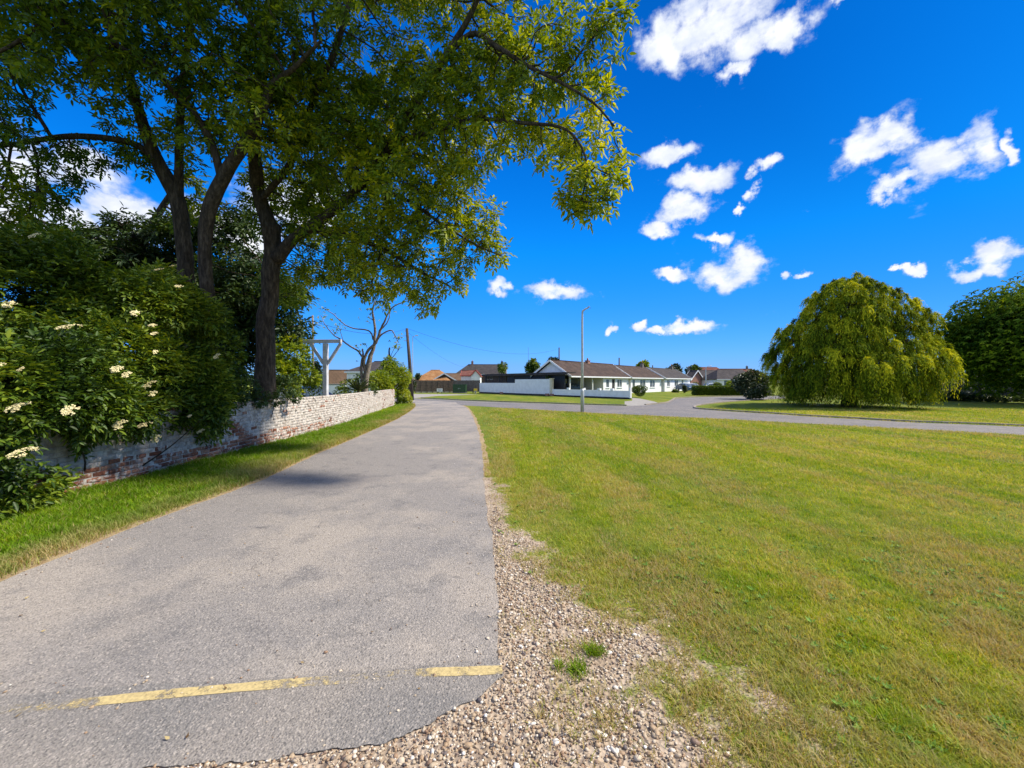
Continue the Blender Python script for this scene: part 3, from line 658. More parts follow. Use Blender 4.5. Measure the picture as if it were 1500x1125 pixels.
def broadleaf(name, label, trunks, blobs, natt, leafm, bark, sprigs_per=4, group=None, leaf=(.13, .042), step=.25, pairs=3, zmin=1.3, noise=.42, droop=.5, twigr=.006, seedo=0, thick=2):
    """tree: traced trunk and limbs (px, py, depth, radius), crown grown into the blobs"""
    first = P(*trunks[0][0][:3])
    t = thing(name, label, 'tree', (first[0], first[1], 0), 0, group); off = np.array((first[0], first[1], 0))
    tb = MB(); seeds = []
    for tr in trunks:
        pts = [list(P(a, b_, y)) + [r] for a, b_, y, r in tr]
        q = spline(pts, 5)
        w = np.abs(q[:, 3]); q[:, 0] += (fnoise(q[:, 2], q[:, 0], 1.7, seedo) - .5) * w * .5; q[:, 1] += (fnoise(q[:, 2], q[:, 1], 1.7, seedo + 2) - .5) * w * .5
        tb.tube(q[:, :3] - off, list(np.maximum(q[:, 3] * (1 + .12 * (fnoise(q[:, 2] * 3, q[:, 0], 1, 5) - .5)), .012)), 12)
        for k in q[1::2]:
            if k[3] < .28: seeds.append(k[:3])
    att = blob_points(blobs, natt, noise, o=seedo); att = att[att[:, 2] > zmin]
    pos, par = grow(seeds, att, step)
    n = len(pos); cnt = np.zeros(n); ch = np.zeros(n, int)
    for i in range(n - 1, -1, -1):
        cnt[i] += 1
        if par[i] >= 0: cnt[par[i]] += cnt[i]; ch[par[i]] += 1
    rad = twigr * cnt ** .42
    seg = np.where(par >= 0)[0]; a = pos[par[seg]]; b = pos[seg]; ra = np.minimum(rad[par[seg]], rad[seg] * 1.5); rb = rad[seg]
    d = unit(b - a); u = unit(np.cross(d, np.array([.3, .2, .93]))); w = np.cross(d, u); N = 5; vs = []
    for (c0, rr, ex) in ((a, ra, -.1), (b, rb, .1)):
        for k in range(N):
            g = 2 * math.pi * k / N
            vs.append(c0 + d * (rr * ex)[:, None] + (u * math.cos(g) + w * math.sin(g)) * rr[:, None])
    v = np.stack(vs, 1) - off; base = (np.arange(len(seg)) * 2 * N)[:, None]
    fq = np.concatenate([base + np.array([[k, (k + 1) % N, N + (k + 1) % N, N + k]]) for k in range(N)], 1).ravel()
    trunk = tb.build('trunk', bark, t)
    npmesh('branch', v.reshape(-1, 3), fq, 4, bark, trunk, smooth=True)
    # leaves on the thin shoots
    thin = np.where((cnt <= 10) & (par >= 0))[0]
    w_ = np.where(cnt[thin] <= 2, sprigs_per, sprigs_per * .5); rep = np.maximum(1, np.round(w_ * rng.uniform(.6, 1.4, len(thin)))).astype(int)
    ii = np.repeat(thin, rep); tt = rng.random(len(ii))[:, None]
    base_p = pos[ii] * tt + pos[par[ii]] * (1 - tt); ax = unit(pos[ii] - pos[par[ii]])
    rd = rng.normal(0, 1, (len(ii), 3)); rd -= (rd * ax).sum(1)[:, None] * ax
    D = ax * .45 + unit(rd) * .95; D[:, 2] -= droop * rng.random(len(ii))
    S = base_p + unit(rd) * .03
    pp, dd, nn, ll, ww, idx = pinnate(S, D, pairs, leaf[0] * 1.7, leaf[0], leaf[1])
    kk = np.clip((n3(S, .9, seedo + 7) - .5) * 2.2 + .5 + (S[:, 0] + 3) * .05, 0, 1)
    leaf_mesh('crown', pp - off, dd, nn, ll, ww, rng.random(len(pp)), kk[idx], leafm, t)
    if 0: print('TREE', name, 'nodes', n, 'leaves', len(pp), flush=True)
    return t
bark = Mat('bark', .95, .1); p_ = bark.map(bark.co(), (1, 1, .22)); bn = bark.noise(16, 6, p_, .7)
bark.col(bark.ramp(bn, [(.3, (.022, .018, .014)), (.5, (.06, .047, .035)), (.74, (.16, .125, .09))])); bark.bump(bn, .05); mat_bark = bark.m
mat_grey_bark = plain('pale_bark', (.21, .175, .135), .95, .45, 12, bump=.01)
mat_ash = leafmat('ash_leaf', (.04, .09, .006), (.165, .25, .010), (.50, .52, .014), .46)
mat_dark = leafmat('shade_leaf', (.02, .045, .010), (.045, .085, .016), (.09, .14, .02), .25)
mat_elder = leafmat('elder_leaf', (.014, .036, .005), (.065, .125, .009), (.23, .29, .018), .26)
mat_willow = leafmat('willow_leaf', (.03, .06, .006), (.20, .28, .012), (.74, .72, .03), .28, rough=.8); mat_willow.node_tree.nodes['Principled BSDF'].inputs['Specular IOR Level'].default_value = .08
mat_chestnut = leafmat('chestnut_leaf', (.02, .055, .006), (.09, .165, .010), (.28, .36, .015), .30, rough=.85); mat_chestnut.node_tree.nodes['Principled BSDF'].inputs['Specular IOR Level'].default_value = .05
mat_lime = leafmat('lime_leaf', (.09, .16, .010), (.20, .29, .015), (.38, .42, .03), .4)
mat_conifer = leafmat('conifer_leaf', (.015, .035, .018), (.035, .06, .022), (.10, .11, .03), .15)

trunksR = [
 [(388, 600, 11.5, 0.361), (387, 560, 11.5, 0.274), (390, 480, 11.5, 0.238), (397, 400, 11.5, 0.224), (398, 330, 11.4, 0.238)],
 [(398, 340, 11.4, 0.216), (382, 290, 11.2, 0.173), (372, 230, 10.8, 0.159), (376, 150, 10.2, 0.137), (385, 80, 9.8, 0.116), (405, 0, 9.4, 0.087), (415, -90, 9, 0.051)],
 [(404, 380, 11.4, 0.195), (430, 350, 11.2, 0.152), (466, 325, 10.8, 0.130), (515, 285, 10.4, 0.116), (565, 225, 10, 0.108), (610, 150, 9.6, 0.093), (648, 90, 9.3, 0.080), (690, 20, 9, 0.057), (720, -60, 8.8, 0.036)],
 [(450, 335, 11, 0.087), (510, 345, 10.8, 0.072), (570, 370, 10.6, 0.051), (620, 400, 10.6, 0.036), (660, 420, 10.6, 0.021)],
 [(640, 100, 9.3, 0.065), (690, 50, 8.9, 0.057), (730, 70, 8.5, 0.051), (770, 95, 8.2, 0.039), (820, 120, 7.8, 0.029), (868, 150, 7.5, 0.021), (900, 185, 7.4, 0.015)],
 [(575, 210, 10, 0.072), (640, 190, 9.3, 0.057), (700, 175, 8.8, 0.043), (765, 180, 8.3, 0.036), (830, 190, 7.8, 0.025), (860, 240, 7.6, 0.018), (850, 300, 7.6, 0.011)],
 [(385, 290, 11, 0.087), (430, 230, 10.6, 0.080), (465, 130, 10, 0.072), (492, 70, 9.6, 0.065), (512, 0, 9.2, 0.043), (520, -80, 9, 0.029)],
 [(530, 275, 10.4, 0.057), (590, 290, 10.2, 0.043), (650, 330, 10, 0.033), (700, 360, 10, 0.021), (735, 375, 10, 0.015)]]
blobsR = [(868, 215, 7.5, .85), (820, 200, 7.8, .7), (840, 270, 7.6, .5), (890, 190, 7.5, .45), (880, 60, 8, .5), (820, 90, 8, .8), (850, 150, 7.8, .85), (872, 270, 7.5, .62), (845, 318, 7.5, .32), (800, 165, 8.2, 1.0), (735, 110, 8.6, 1.4), (700, 20, 8.8, 1.5), (650, 200, 9.2, 1.5), (770, 25, 8.4, .9), (905, 5, 7.8, .38), (850, 10, 8, .6),
 (600, 270, 10, 1.5), (560, 350, 10.6, 1.25), (650, 350, 10.3, 1.15), (715, 370, 10.5, .7), (690, 330, 10.3, .9), (600, 410, 10.6, .75), (665, 405, 10.5, .55), (560, 120, 9.6, 1.8), (640, 130, 9.4, 1.3), (540, 210, 9.8, 1.3), (480, 200, 10.5, 1.8),
 (470, 60, 9.6, 1.6), (590, 10, 9.2, 1.4), (500, 300, 11, 1.4), (480, 380, 12, 1.0), (520, 400, 11.5, .9), (560, 430, 11.2, .5), (615, 450, 10.6, .35), (430, 300, 12.2, 1.4), (420, 100, 10, 1.4), (420, 420, 12.8, .9), (455, 400, 12.5, .7),
 (560, -150, 9.5, 2.4), (700, -130, 8.8, 1.9), (430, -150, 10, 2.4), (820, -80, 8, 1.0), (600, -330, 10, 2.8), (740, 190, 8.8, .6)]
broadleaf('ash_tree', 'large leafy tree, single straight trunk behind the brick wall, boughs arching over the lane', trunksR, blobsR, 9200, mat_ash, mat_bark, 5.8, None, (.135, .050), .19, 3, 1.9, .435, seedo=1)

trunksL = [
 [(312, 640, 9.9, 0.257), (309, 540, 9.9, 0.171), (305, 450, 9.9, 0.150), (301, 370, 9.8, 0.143), (305, 310, 9.7, 0.157), (330, 255, 9.5, 0.143), (362, 205, 9.2, 0.121), (385, 160, 9.0, 0.100), (398, 125, 8.9, 0.078), (432, 98, 8.7, 0.050), (470, 60, 8.5, 0.029)],
 [(325, 262, 9.5, 0.093), (312, 215, 9.4, 0.078), (288, 170, 9.2, 0.071), (255, 135, 9, 0.071), (228, 105, 8.8, 0.068), (195, 82, 8.6, 0.064), (168, 62, 8.4, 0.061), (155, 20, 8.2, 0.053), (140, -40, 8, 0.043)],
 [(170, 66, 8.4, 0.043), (130, 48, 8.2, 0.039), (85, 35, 8, 0.036), (45, 50, 7.8, 0.032), (0, 75, 7.6, 0.029), (-60, 90, 7.4, 0.022)],
 [(286, 640, 10.6, 0.243), (283, 540, 10.6, 0.185), (276, 440, 10.6, 0.178), (268, 350, 10.5, 0.178), (258, 290, 10.4, 0.171), (232, 240, 10.2, 0.157), (212, 190, 10, 0.121), (192, 120, 9.7, 0.093), (178, 40, 9.4, 0.064), (170, -40, 9, 0.043)],
 [(240, 250, 10.3, 0.093), (205, 215, 10.2, 0.078), (160, 203, 10, 0.071), (100, 200, 9.8, 0.064), (40, 208, 9.6, 0.050), (-40, 220, 9.4, 0.036)],
 [(262, 300, 10.4, 0.100), (262, 230, 10.2, 0.093), (266, 150, 10, 0.078), (275, 60, 9.6, 0.064), (290, -30, 9.3, 0.043)]]
blobsL = [(330, 60, 9, 1.7), (240, 60, 9, 1.6), (150, 90, 8.8, 1.5), (60, 60, 8, 1.4), (0, 120, 8, 1.3), (90, 140, 9.5, 1.1), (390, 180, 9.4, 1.2), (300, 170, 9.8, 1.3), (200, 150, 9.8, 1.1), (30, 10, 8, 1.3), (120, 0, 8.5, 1.5), (400, 50, 9, 1.3),
 (60, 235, 9.6, .9), (150, 245, 10, .75), (0, 290, 9, .9), (30, 320, 10, .9), (140, 290, 10.5, .9), (230, 310, 11, .8), (240, 225, 11, .7), (190, 265, 11, .7), (90, 270, 10, .8), (120, 235, 10, 1.1), (180, 250, 10.3, 1.0), (230, 285, 10.8, .9), (290, 290, 11.5, .7), (240, 10, 9, 1.6), (200, -160, 9, 2.5), (50, -150, 8.5, 2.4), (350, -170, 9, 2.4), (-150, 50, 8.5, 2.2), (-200, 250, 9, 1.8), (180, 290, 10.6, .5), (100, 310, 10.4, .55), (60, 270, 10, .6), (20, 240, 9.5, .6)]
broadleaf('ash_tree', 'leafy tree with two dark leaning stems rising out of the flowering bush', trunksL, blobsL, 5000, mat_ash, mat_bark, 5.0, None, (.135, .050), .19, 3, 2.2, .45, seedo=5)
# darker tree further back on the left
trunksB = [[(215, 620, 15.5, .30), (210, 470, 15.5, .24), (200, 360, 15.4, .20), (190, 345, 15.3, .07), (180, 335, 15.2, .03)], [(203, 370, 15.4, .14), (240, 300, 15.4, .11), (280, 250, 15.4, .06)], [(190, 330, 15.3, .12), (110, 340, 15, .08), (50, 320, 15, .05)]]
blobsB = [(200, 350, 15.5, 1.1), (270, 350, 15.5, 1.2), (100, 370, 15, 1.3), (190, 400, 15.5, 2.0), (20, 370, 15, 1.2), (340, 420, 15.5, 1.9), (330, 330, 15.6, 1.1), (300, 500, 15.5, 2.0), (370, 490, 15.5, 1.2), (410, 430, 15.2, 1.1), (425, 480, 15, .8)]
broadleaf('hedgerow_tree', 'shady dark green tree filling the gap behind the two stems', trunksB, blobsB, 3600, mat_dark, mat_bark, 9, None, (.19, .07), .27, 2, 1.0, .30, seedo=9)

def shrub(name, label, blobs, nspr, m, kind='pinnate', leaf=(.10, .034), npair=2, shell=.55, zmin=.05, stems=6, noise=.0, s=1.1, parts=None, cat='bush', keep=None, gaps=0):
    """bush: leaf sprigs on the shells of several lumps, stems from the foot"""
    c = np.array([P(*b[:3]) for b in blobs]); r = np.array([b[3] for b in blobs])
    foot = np.array((c[:, 0].mean(), c[:, 1].mean(), 0)); t = thing(name, label, cat, tuple(foot))
    w = r ** 2; ch = rng.choice(len(blobs), nspr, p=w / w.sum())
    v = unit(rng.normal(0, 1, (nspr, 3))); rr = shell + (1 - shell) * rng.random(nspr) ** .6
    lump = .66 + .66 * n3(c[ch] + v * r[ch][:, None], s * 2.2, 3)
    S = c[ch] + v * (r[ch] * rr * lump)[:, None]
    k = (S[:, 2] > zmin) & (n3(S, s, 13) > noise)
    if keep is not None: k &= keep(S)
    S = S[k]; v = v[k]; n = len(S)
    D = v * .8 + rng.normal(0, .45, (n, 3)); D[:, 2] += .15
    if kind == 'pinnate': pp, dd, nn, ll, ww, idx = pinnate(S, D, npair, leaf[0] * 1.6, leaf[0], leaf[1])
    else: pp, dd, nn, ll, ww, idx = palmate(S, D, npair, leaf[0], leaf[1])
    kk = np.clip((n3(S, s, 17) - .5) * 2.4 + .5, 0, 1)
    leaf_mesh('foliage', pp - foot, dd, nn, ll, ww, rng.random(len(pp)), kk[idx], m, t, simple=leaf[0] < .09 or c[0][1] > 20)
    sb = MB()
    for i in range(stems):
        j = rng.integers(len(blobs)); e = c[j] + rng.normal(0, .3, 3) * r[j]; mid = (foot + e) / 2 + rng.normal(0, .12, 3); mid[2] = e[2] * .45
        f0 = foot * .75 + np.array((e[0], e[1], 0)) * .25
        q = spline([f0, mid, e], 5); sb.tube(q - foot, list(np.linspace(.03, .008, len(q)) * (1 if r[j] > .5 else .6)), 5)
    sb.build('stem', mat_bark, t)
    return t, S
wall_y = wallx
eb = [(20, 420, 7.2, .8), (90, 420, 7.4, .85), (150, 440, 7.4, .85), (210, 450, 7.9, .85), (60, 480, 6.8, .9), (130, 520, 6.9, .85), (200, 540, 7.4, .8), (255, 540, 8.2, .75), (290, 580, 8.3, .55), (-20, 560, 6.2, .85), (60, 590, 6.3, .70), (130, 585, 6.8, .55), (190, 590, 7.2, .48), (240, 595, 7.8, .45), (0, 660, 5.7, .55), (50, 660, 6.0, .42), (-60, 450, 6.5, 1.3), (20, 705, 5.3, .36), (95, 610, 6.0, .42), (10, 650, 5.1, .5), (95, 600, 5.8, .40), (150, 598, 6.3, .38), (0, 580, 5.2, .7), (80, 560, 5.9, .7), (40, 700, 5.5, .36), (200, 606, 6.9, .36), (250, 604, 7.5, .34), (-40, 720, 4.9, .5), (300, 600, 8.1, .33), (270, 470, 8.4, .65), (-90, 640, 5.3, .9), (305, 620, 8.6, .28)]
elder, eS = shrub('elder_bush', 'wide bush with flat cream flower heads spilling over the near brick wall', eb, 36000, mat_elder, 'pinnate', (.10, .038), 2, .45, .1, 10, .40, 1.3)
# flower heads: flat clusters of tiny florets
mat_flower = plain('cream_floret', (.78, .68, .37), .8, .15, 30)
ex, ey = elder.location.x, elder.location.y
def flower_head(px, py, Y, rad):
    c = P(px, py, Y); n = int(150 * (rad / .09)); a = rng.uniform(0, 6.28, n); q = np.sqrt(rng.random(n)) * rad
    rad *= 1.5; cl = rng.integers(0, 7, n); ca = cl * .9; off = np.c_[np.cos(ca) * rad * .6 * (cl > 0), np.sin(ca) * rad * .6 * (cl > 0)]
    x = off[:, 0] + np.cos(a) * q * .42; y_ = off[:, 1] + np.sin(a) * q * .42
    pos = np.c_[x, y_, .02 * rng.random(n) - (x ** 2 + y_ ** 2) * 1.2]; s_ = rng.uniform(.008, .013, n)
    th = rng.uniform(0, 1.57, n); vs = []
    for k in range(4): vs.append(pos + np.c_[np.cos(th + k * 1.57) * s_, np.sin(th + k * 1.57) * s_, rng.uniform(-.004, .006, n)])
    v = np.stack(vs, 1); tilt = Matrix.Rotation(rng.uniform(.35, .9), 3, 'X') @ Matrix.Rotation(rng.uniform(-.3, .5), 3, 'Y')
    v = v @ np.array(tilt).T + (c - np.array((ex, ey, 0)))
    f = (np.array([[0, 1, 2, 3]]) + (np.arange(n) * 4)[:, None]).ravel()
    npmesh('flower_head', v.reshape(-1, 3), f, 4, mat_flower, elder)
for px, py, rad in ((51, 345, .07), (233, 395, .06), (253, 390, .05), (262, 420, .05), (14, 446, .06), (100, 478, .11), (198, 459, .05), (224, 477, .05), (226, 489, .04), (318, 522, .055), (171, 541, .06), (186, 549, .05), (219, 563, .08), (224, 577, .05),
    (25, 596, .09), (103, 601, .07), (176, 622, .075), (212, 622, .08), (229, 643, .06), (33, 662, .10), (31, 542, .03), (294, 632, .05), (278, 610, .03), (228, 516, .03), (2, 535, .03)):
    cand = np.array([abs(px - b[0]) + abs(py - b[1]) for b in eb]); j = int(cand.argmin()); c_ = P(*eb[j][:3])
    sx_ = CX + F * eS[:, 0] / eS[:, 1]; sy_ = HZ - F * (eS[:, 2] - EYE) / eS[:, 1]
    m_ = (abs(sx_ - px) < 14) & (abs(sy_ - py) < 14)
    flower_head(px, py, (eS[m_, 1].min() - .10) if m_.any() else eb[j][2], rad)
shrub('broad_leaved_bush', 'round leaved climbing bush on the wall beside the two leaning stems', [(300, 470, 8.9, .55), (325, 510, 9.0, .5), (300, 550, 8.7, .6), (335, 560, 9.3, .4), (270, 500, 8.9, .6), (318, 595, 9.0, .3)], 3600, mat_elder, 'palmate', (.085, .055), 3, .5, .8, 5, .28, 1.3)
shrub('ivy_mat', 'low dark ivy trailing along the wall top under the large trunk', [(350, 583, 9.6, .22), (378, 584, 10.3, .25), (405, 584, 10.9, .22), (432, 580, 11.6, .22), (360, 570, 10.4, .35), (420, 565, 12, .35), (395, 560, 12, .4)], 1500, mat_dark, 'palmate', (.08, .05), 3, .4, .9, 2, .2, 2, cat='ivy')
shrub('hanging_foliage_bush', 'bright green arching shrub between the large trunk and the white post', [(425, 520, 14.5, .7), (440, 545, 14.5, .5), (405, 545, 14, .6), (455, 555, 14.8, .35), (432, 575, 13.6, .3)], 1500, mat_lime, 'palmate', (.16, .05), 4, .4, .5, 4, .3, 1.4)
shrub('low_garden_shrub', 'small dark shrub just behind the wall left of the white post', [(450, 575, 14.6, .35), (465, 573, 14.8, .3), (436, 577, 14.4, .28), (440, 598, 14.4, .4), (462, 598, 14.6, .4)], 900, mat_elder, 'palmate', (.07, .03), 4, .4, .3, 3, .1, 2)
shrub('low_garden_shrub', 'light green shrub behind the wall at the foot of the bare pruned tree', [(512, 568, 20.4, .5), (500, 575, 19.5, .35), (528, 560, 21.5, .5), (543, 570, 21.8, .4), (515, 590, 20.4, .45), (530, 590, 21.4, .45)], 1300, mat_elder, 'palmate', (.12, .05), 4, .4, .2, 3, .1, 1.5)
shrub('golden_shrub', 'tall bright yellow green shrub at the far end of the brick wall', [(573, 548, 29.5, 1.0), (560, 562, 28, .85), (583, 565, 30, .8), (590, 578, 30, .6), (588, 553, 30, .8), (568, 574, 28.6, .6), (553, 557, 27.5, .7), (596, 585, 30.2, .4), (570, 533, 29.5, .55), (587, 590, 30, .35)], 5200, mat_lime, 'palmate', (.16, .06), 4, .4, .1, 5, .30, 1.0)
# spiky plant at the foot of the pruned tree
def spiky(px, py, Y):
    c = P(px, py, Y); t = thing('spiky_plant', 'dark sword leaved plant beside the foot of the bare pruned tree', 'plant', (c[0], c[1], 0)); n = 40
    a = rng.uniform(0, 6.28, n); e = rng.uniform(.4, 1.3, n); D = np.c_[np.cos(a) * np.cos(e), np.sin(a) * np.cos(e), np.sin(e)]
    leaf_mesh('foliage', np.tile((0, 0, c[2] - .25), (n, 1)) + D * .05, D, np.tile((0, 0, 1.), (n, 1)) + rng.normal(0, .1, (n, 3)), rng.uniform(.5, .8, n), .06, rng.random(n), rng.random(n), mat_conifer, t)
    MB().tube([(0, 0, 0), (0, 0, c[2] - .2)], .06, 8).build('stem', mat_bark, t)
spiky(525, 566, 19.6)
# bare pruned tree
def pruned():
    base = P(533, 560, 20.8); off = np.array((base[0], base[1], 0)); t = thing('pruned_tree', 'bare pruned tree with crooked grey boughs behind the middle of the brick wall', 'tree', tuple(off)); b = MB()
    br = [[(533, 612, 20.8, .24), (534, 575, 20.8, .19), (537, 548, 20.8, .17), (542, 525, 20.8, .13), (548, 507, 20.8, .09), (549, 480, 20.8, .07), (546, 455, 20.7, .05), (550, 440, 20.7, .03)],
     [(537, 552, 20.8, .11), (533, 530, 20.7, .08), (540, 512, 20.7, .08), (551, 502, 20.7, .07), (557, 485, 20.7, .07), (565, 468, 20.6, .05), (571, 455, 20.6, .04), (582, 446, 20.6, .03), (600, 440, 20.6, .02)],
     [(531, 570, 20.8, .09), (529, 540, 20.7, .07), (532, 518, 20.7, .05), (531, 511, 20.7, .045)],
     [(534, 528, 20.7, .06), (525, 515, 20.6, .05), (510, 505, 20.5, .045), (500, 498, 20.5, .04), (488, 490, 20.4, .03), (478, 478, 19, .02), (470, 462, 19, .015)],
     [(547, 498, 20.8, .05), (543, 487, 20.8, .04), (535, 483, 20.8, .04), (518, 481, 20.8, .035), (503, 474, 20.8, .03), (490, 462, 20.7, .025), (475, 452, 20.7, .015)],
     [(553, 497, 20.7, .05), (562, 488, 20.7, .04), (573, 484, 20.6, .035), (579, 492, 20.6, .025), (584, 502, 20.6, .015)],
     [(558, 482, 20.7, .035), (568, 472, 20.7, .03), (571, 458, 20.7, .02), (568, 445, 20.7, .015), (560, 436, 20.7, .01)],
     [(548, 470, 20.7, .02), (542, 466, 20.7, .015), (537, 464, 20.7, .012)], [(503, 500, 20.5, .02), (499, 487, 20.5, .015), (496, 478, 20.5, .01)], [(549, 455, 20.7, .02), (555, 447, 20.7, .015), (562, 440, 20.7, .01), (572, 432, 20.7, .008)]]
    tips = []
    for l in br:
        q = spline([list(P(a, c, y)) + [r] for a, c, y, r in l], 4); q[:, 0] += rng.normal(0, .012, len(q)); b.tube(q[:, :3] - off, list(q[:, 3] * .9), 8); tips.append(q[-1, :3]); tips.append(q[-4, :3])
    b.build('trunk', mat_grey_bark, t)
    S = np.repeat(np.array(tips), 7, 0) + rng.normal(0, .22, (len(tips) * 7, 3)); pp, dd, nn, ll, ww, idx = palmate(S, rng.normal(0, 1, S.shape), 4, .15, .05)
    leaf_mesh('crown', pp - off, dd, nn, ll, ww, rng.random(len(pp)), rng.random(len(S))[idx], mat_ash, t)
pruned()
def stub_tree():
    base = P(571, 545, 30); off = np.array((base[0], base[1], 0)); t = thing('sapling', 'thin bare sapling poking out above the bright yellow green shrub', 'tree', tuple(off)); b = MB()
    for l in ([(571, 592, 30, .09), (571, 535, 30, .07), (570, 515, 30, .06), (571, 509, 30, .05)], [(571, 528, 30, .03), (578, 520, 30, .025), (584, 512, 30, .015), (590, 508, 30, .01)], [(572, 522, 30, .02), (580, 505, 30, .015)]):
        q = spline([list(P(a, c, y)) + [r] for a, c, y, r in l], 4); b.tube(q[:, :3] - off, list(q[:, 3]), 6)
    b.build('trunk', mat_bark, t)
    S = P(580, 508, 30) + rng.normal(0, .13, (30, 3)); pp, dd, nn, ll, ww, idx = palmate(S, rng.normal(0, 1, S.shape), 4, .15, .06); leaf_mesh('crown', pp - off, dd, nn, ll, ww, rng.random(len(pp)), rng.random(30)[idx], mat_lime, t)
stub_tree()

# weeping willow
def willow():
    c = np.array((P(1244, HZ, 27.9)[0], 27.9, 0)); t = thing('willow_tree', 'broad weeping willow with yellow green hanging shoots on the lawn beyond the road', 'tree', tuple(c))
    H, RX, RY = 8.5, 4.9, 4.2; tb = MB(); q = spline([(0, 0, -.1), (.05, 0, 1), (0, .1, 2.2), (.1, 0, 3.2)], 4); tb.tube(q, list(np.linspace(.48, .34, len(q))), 12)
    RX, RY, H = 3.8, 3.8, 8.6; A = []
    def rad_at(z, w_):
        f = np.where(z > 3, np.sqrt(np.clip(1 - (np.clip(z - 3, 0, None) / (H - 3)) ** 2.1, 0, 1)), .90 + .1 * z / 3)
        return f * (.70 + .44 * vnoise(w_ * 1.9 + 40, z * .85, 1, 6) + .22 * vnoise(w_ * 5 + 40, z * 1.8, 1, 7))
    for k_, (sc_, mind, cand) in enumerate(((1.0, .50, 9000), (.74, .62, 2600), (.45, .8, 900))):
        z_ = np.r_[rng.uniform(1.3, H, cand // 2), H - (H - 3) * rng.random(cand // 2) ** 2 * .8]; w_ = rng.uniform(0, 2 * math.pi, len(z_)); r_ = rad_at(z_, w_) * sc_ * rng.uniform(.90, 1.05, len(z_))
        C = np.c_[np.cos(w_) * RX * r_, np.sin(w_) * RY * r_, z_ * (1 if k_ == 0 else .88) + .35 * (vnoise(w_ * 2 + 9, r_ * 3, 1, 3) - .5) * 2]; kept = []
        for c_ in C:
            if not kept or (((np.array(kept) - c_) ** 2).sum(1).min() > mind ** 2): kept.append(c_)
        A.append(np.array(kept))
    no = len(A[0]); A = np.concatenate(A); n = len(A)
    for i in range(0, n, 7):
        e = A[i]; mid = np.array((e[0] * .45, e[1] * .45, 2.8 + (e[2] - 2.8) * .75)); qq = spline([(0, 0, 2.4), mid, e], 5); tb.tube(qq, list(np.linspace(.11, .018, len(qq))), 5)
    trunk = tb.build('trunk', mat_bark, t)
    pos, dr, nr, cc, kk, ln = [], [], [], [], [], []
    for i in range(n):
        nrm = unit(np.array((A[i, 0] / RX, A[i, 1] / RY, (A[i, 2] - 2.2) / H * .9))); kb = rng.random() if i < no else .35 * rng.random(); size = rng.uniform(.6, 1.25) * (1 if i < no else 1.2); low = np.clip((3.4 - A[i, 2]) / 1.6, 0, 1)  # inner tufts get darker leaf colour, painting in the crown's interior shade
        ns = int(34 * size); D0 = unit(nrm * .9 + rng.normal(0, .62, (ns, 3)) + np.array((0, 0, .35))); L_ = size * rng.uniform(.35, .85, ns) * (1 + .25 * low); g_ = rng.uniform(.5, 1.15, ns) * (1 + 1.6 * low)
        m_ = 8; tt = np.linspace(.08, 1, m_)[None, :, None]
        pth = A[i] + D0[:, None] * (L_[:, None, None] * (tt - .30 * tt ** 2)) * np.array((1, 1, .8)) - np.array((0, 0, 1.)) * (g_ * L_)[:, None, None] * tt ** 2.0
        tan = unit(np.gradient(pth, axis=1).reshape(-1, 3)); pth = pth.reshape(-1, 3); k = pth[:, 2] > .12 + .5 * rng.random(); pth, tan = pth[k], tan[k]; nn_ = len(pth)
        pos.append(pth); dr.append(tan + rng.normal(0, .33, (nn_, 3))); nr.append(nrm * .8 + rng.normal(0, .4, (nn_, 3)) + np.array((0, 0, .5)))
        cc.append(rng.random(nn_)); kk.append(np.full(nn_, kb)); ln.append(rng.uniform(.13, .24, nn_))
    pos = np.concatenate(pos); print('willow', n, len(pos))
    ln = np.concatenate(ln); leaf_mesh('crown', pos, np.concatenate(dr), np.concatenate(nr), ln, ln * .22, np.concatenate(cc), np.concatenate(kk), mat_willow, t, simple=True)
willow()

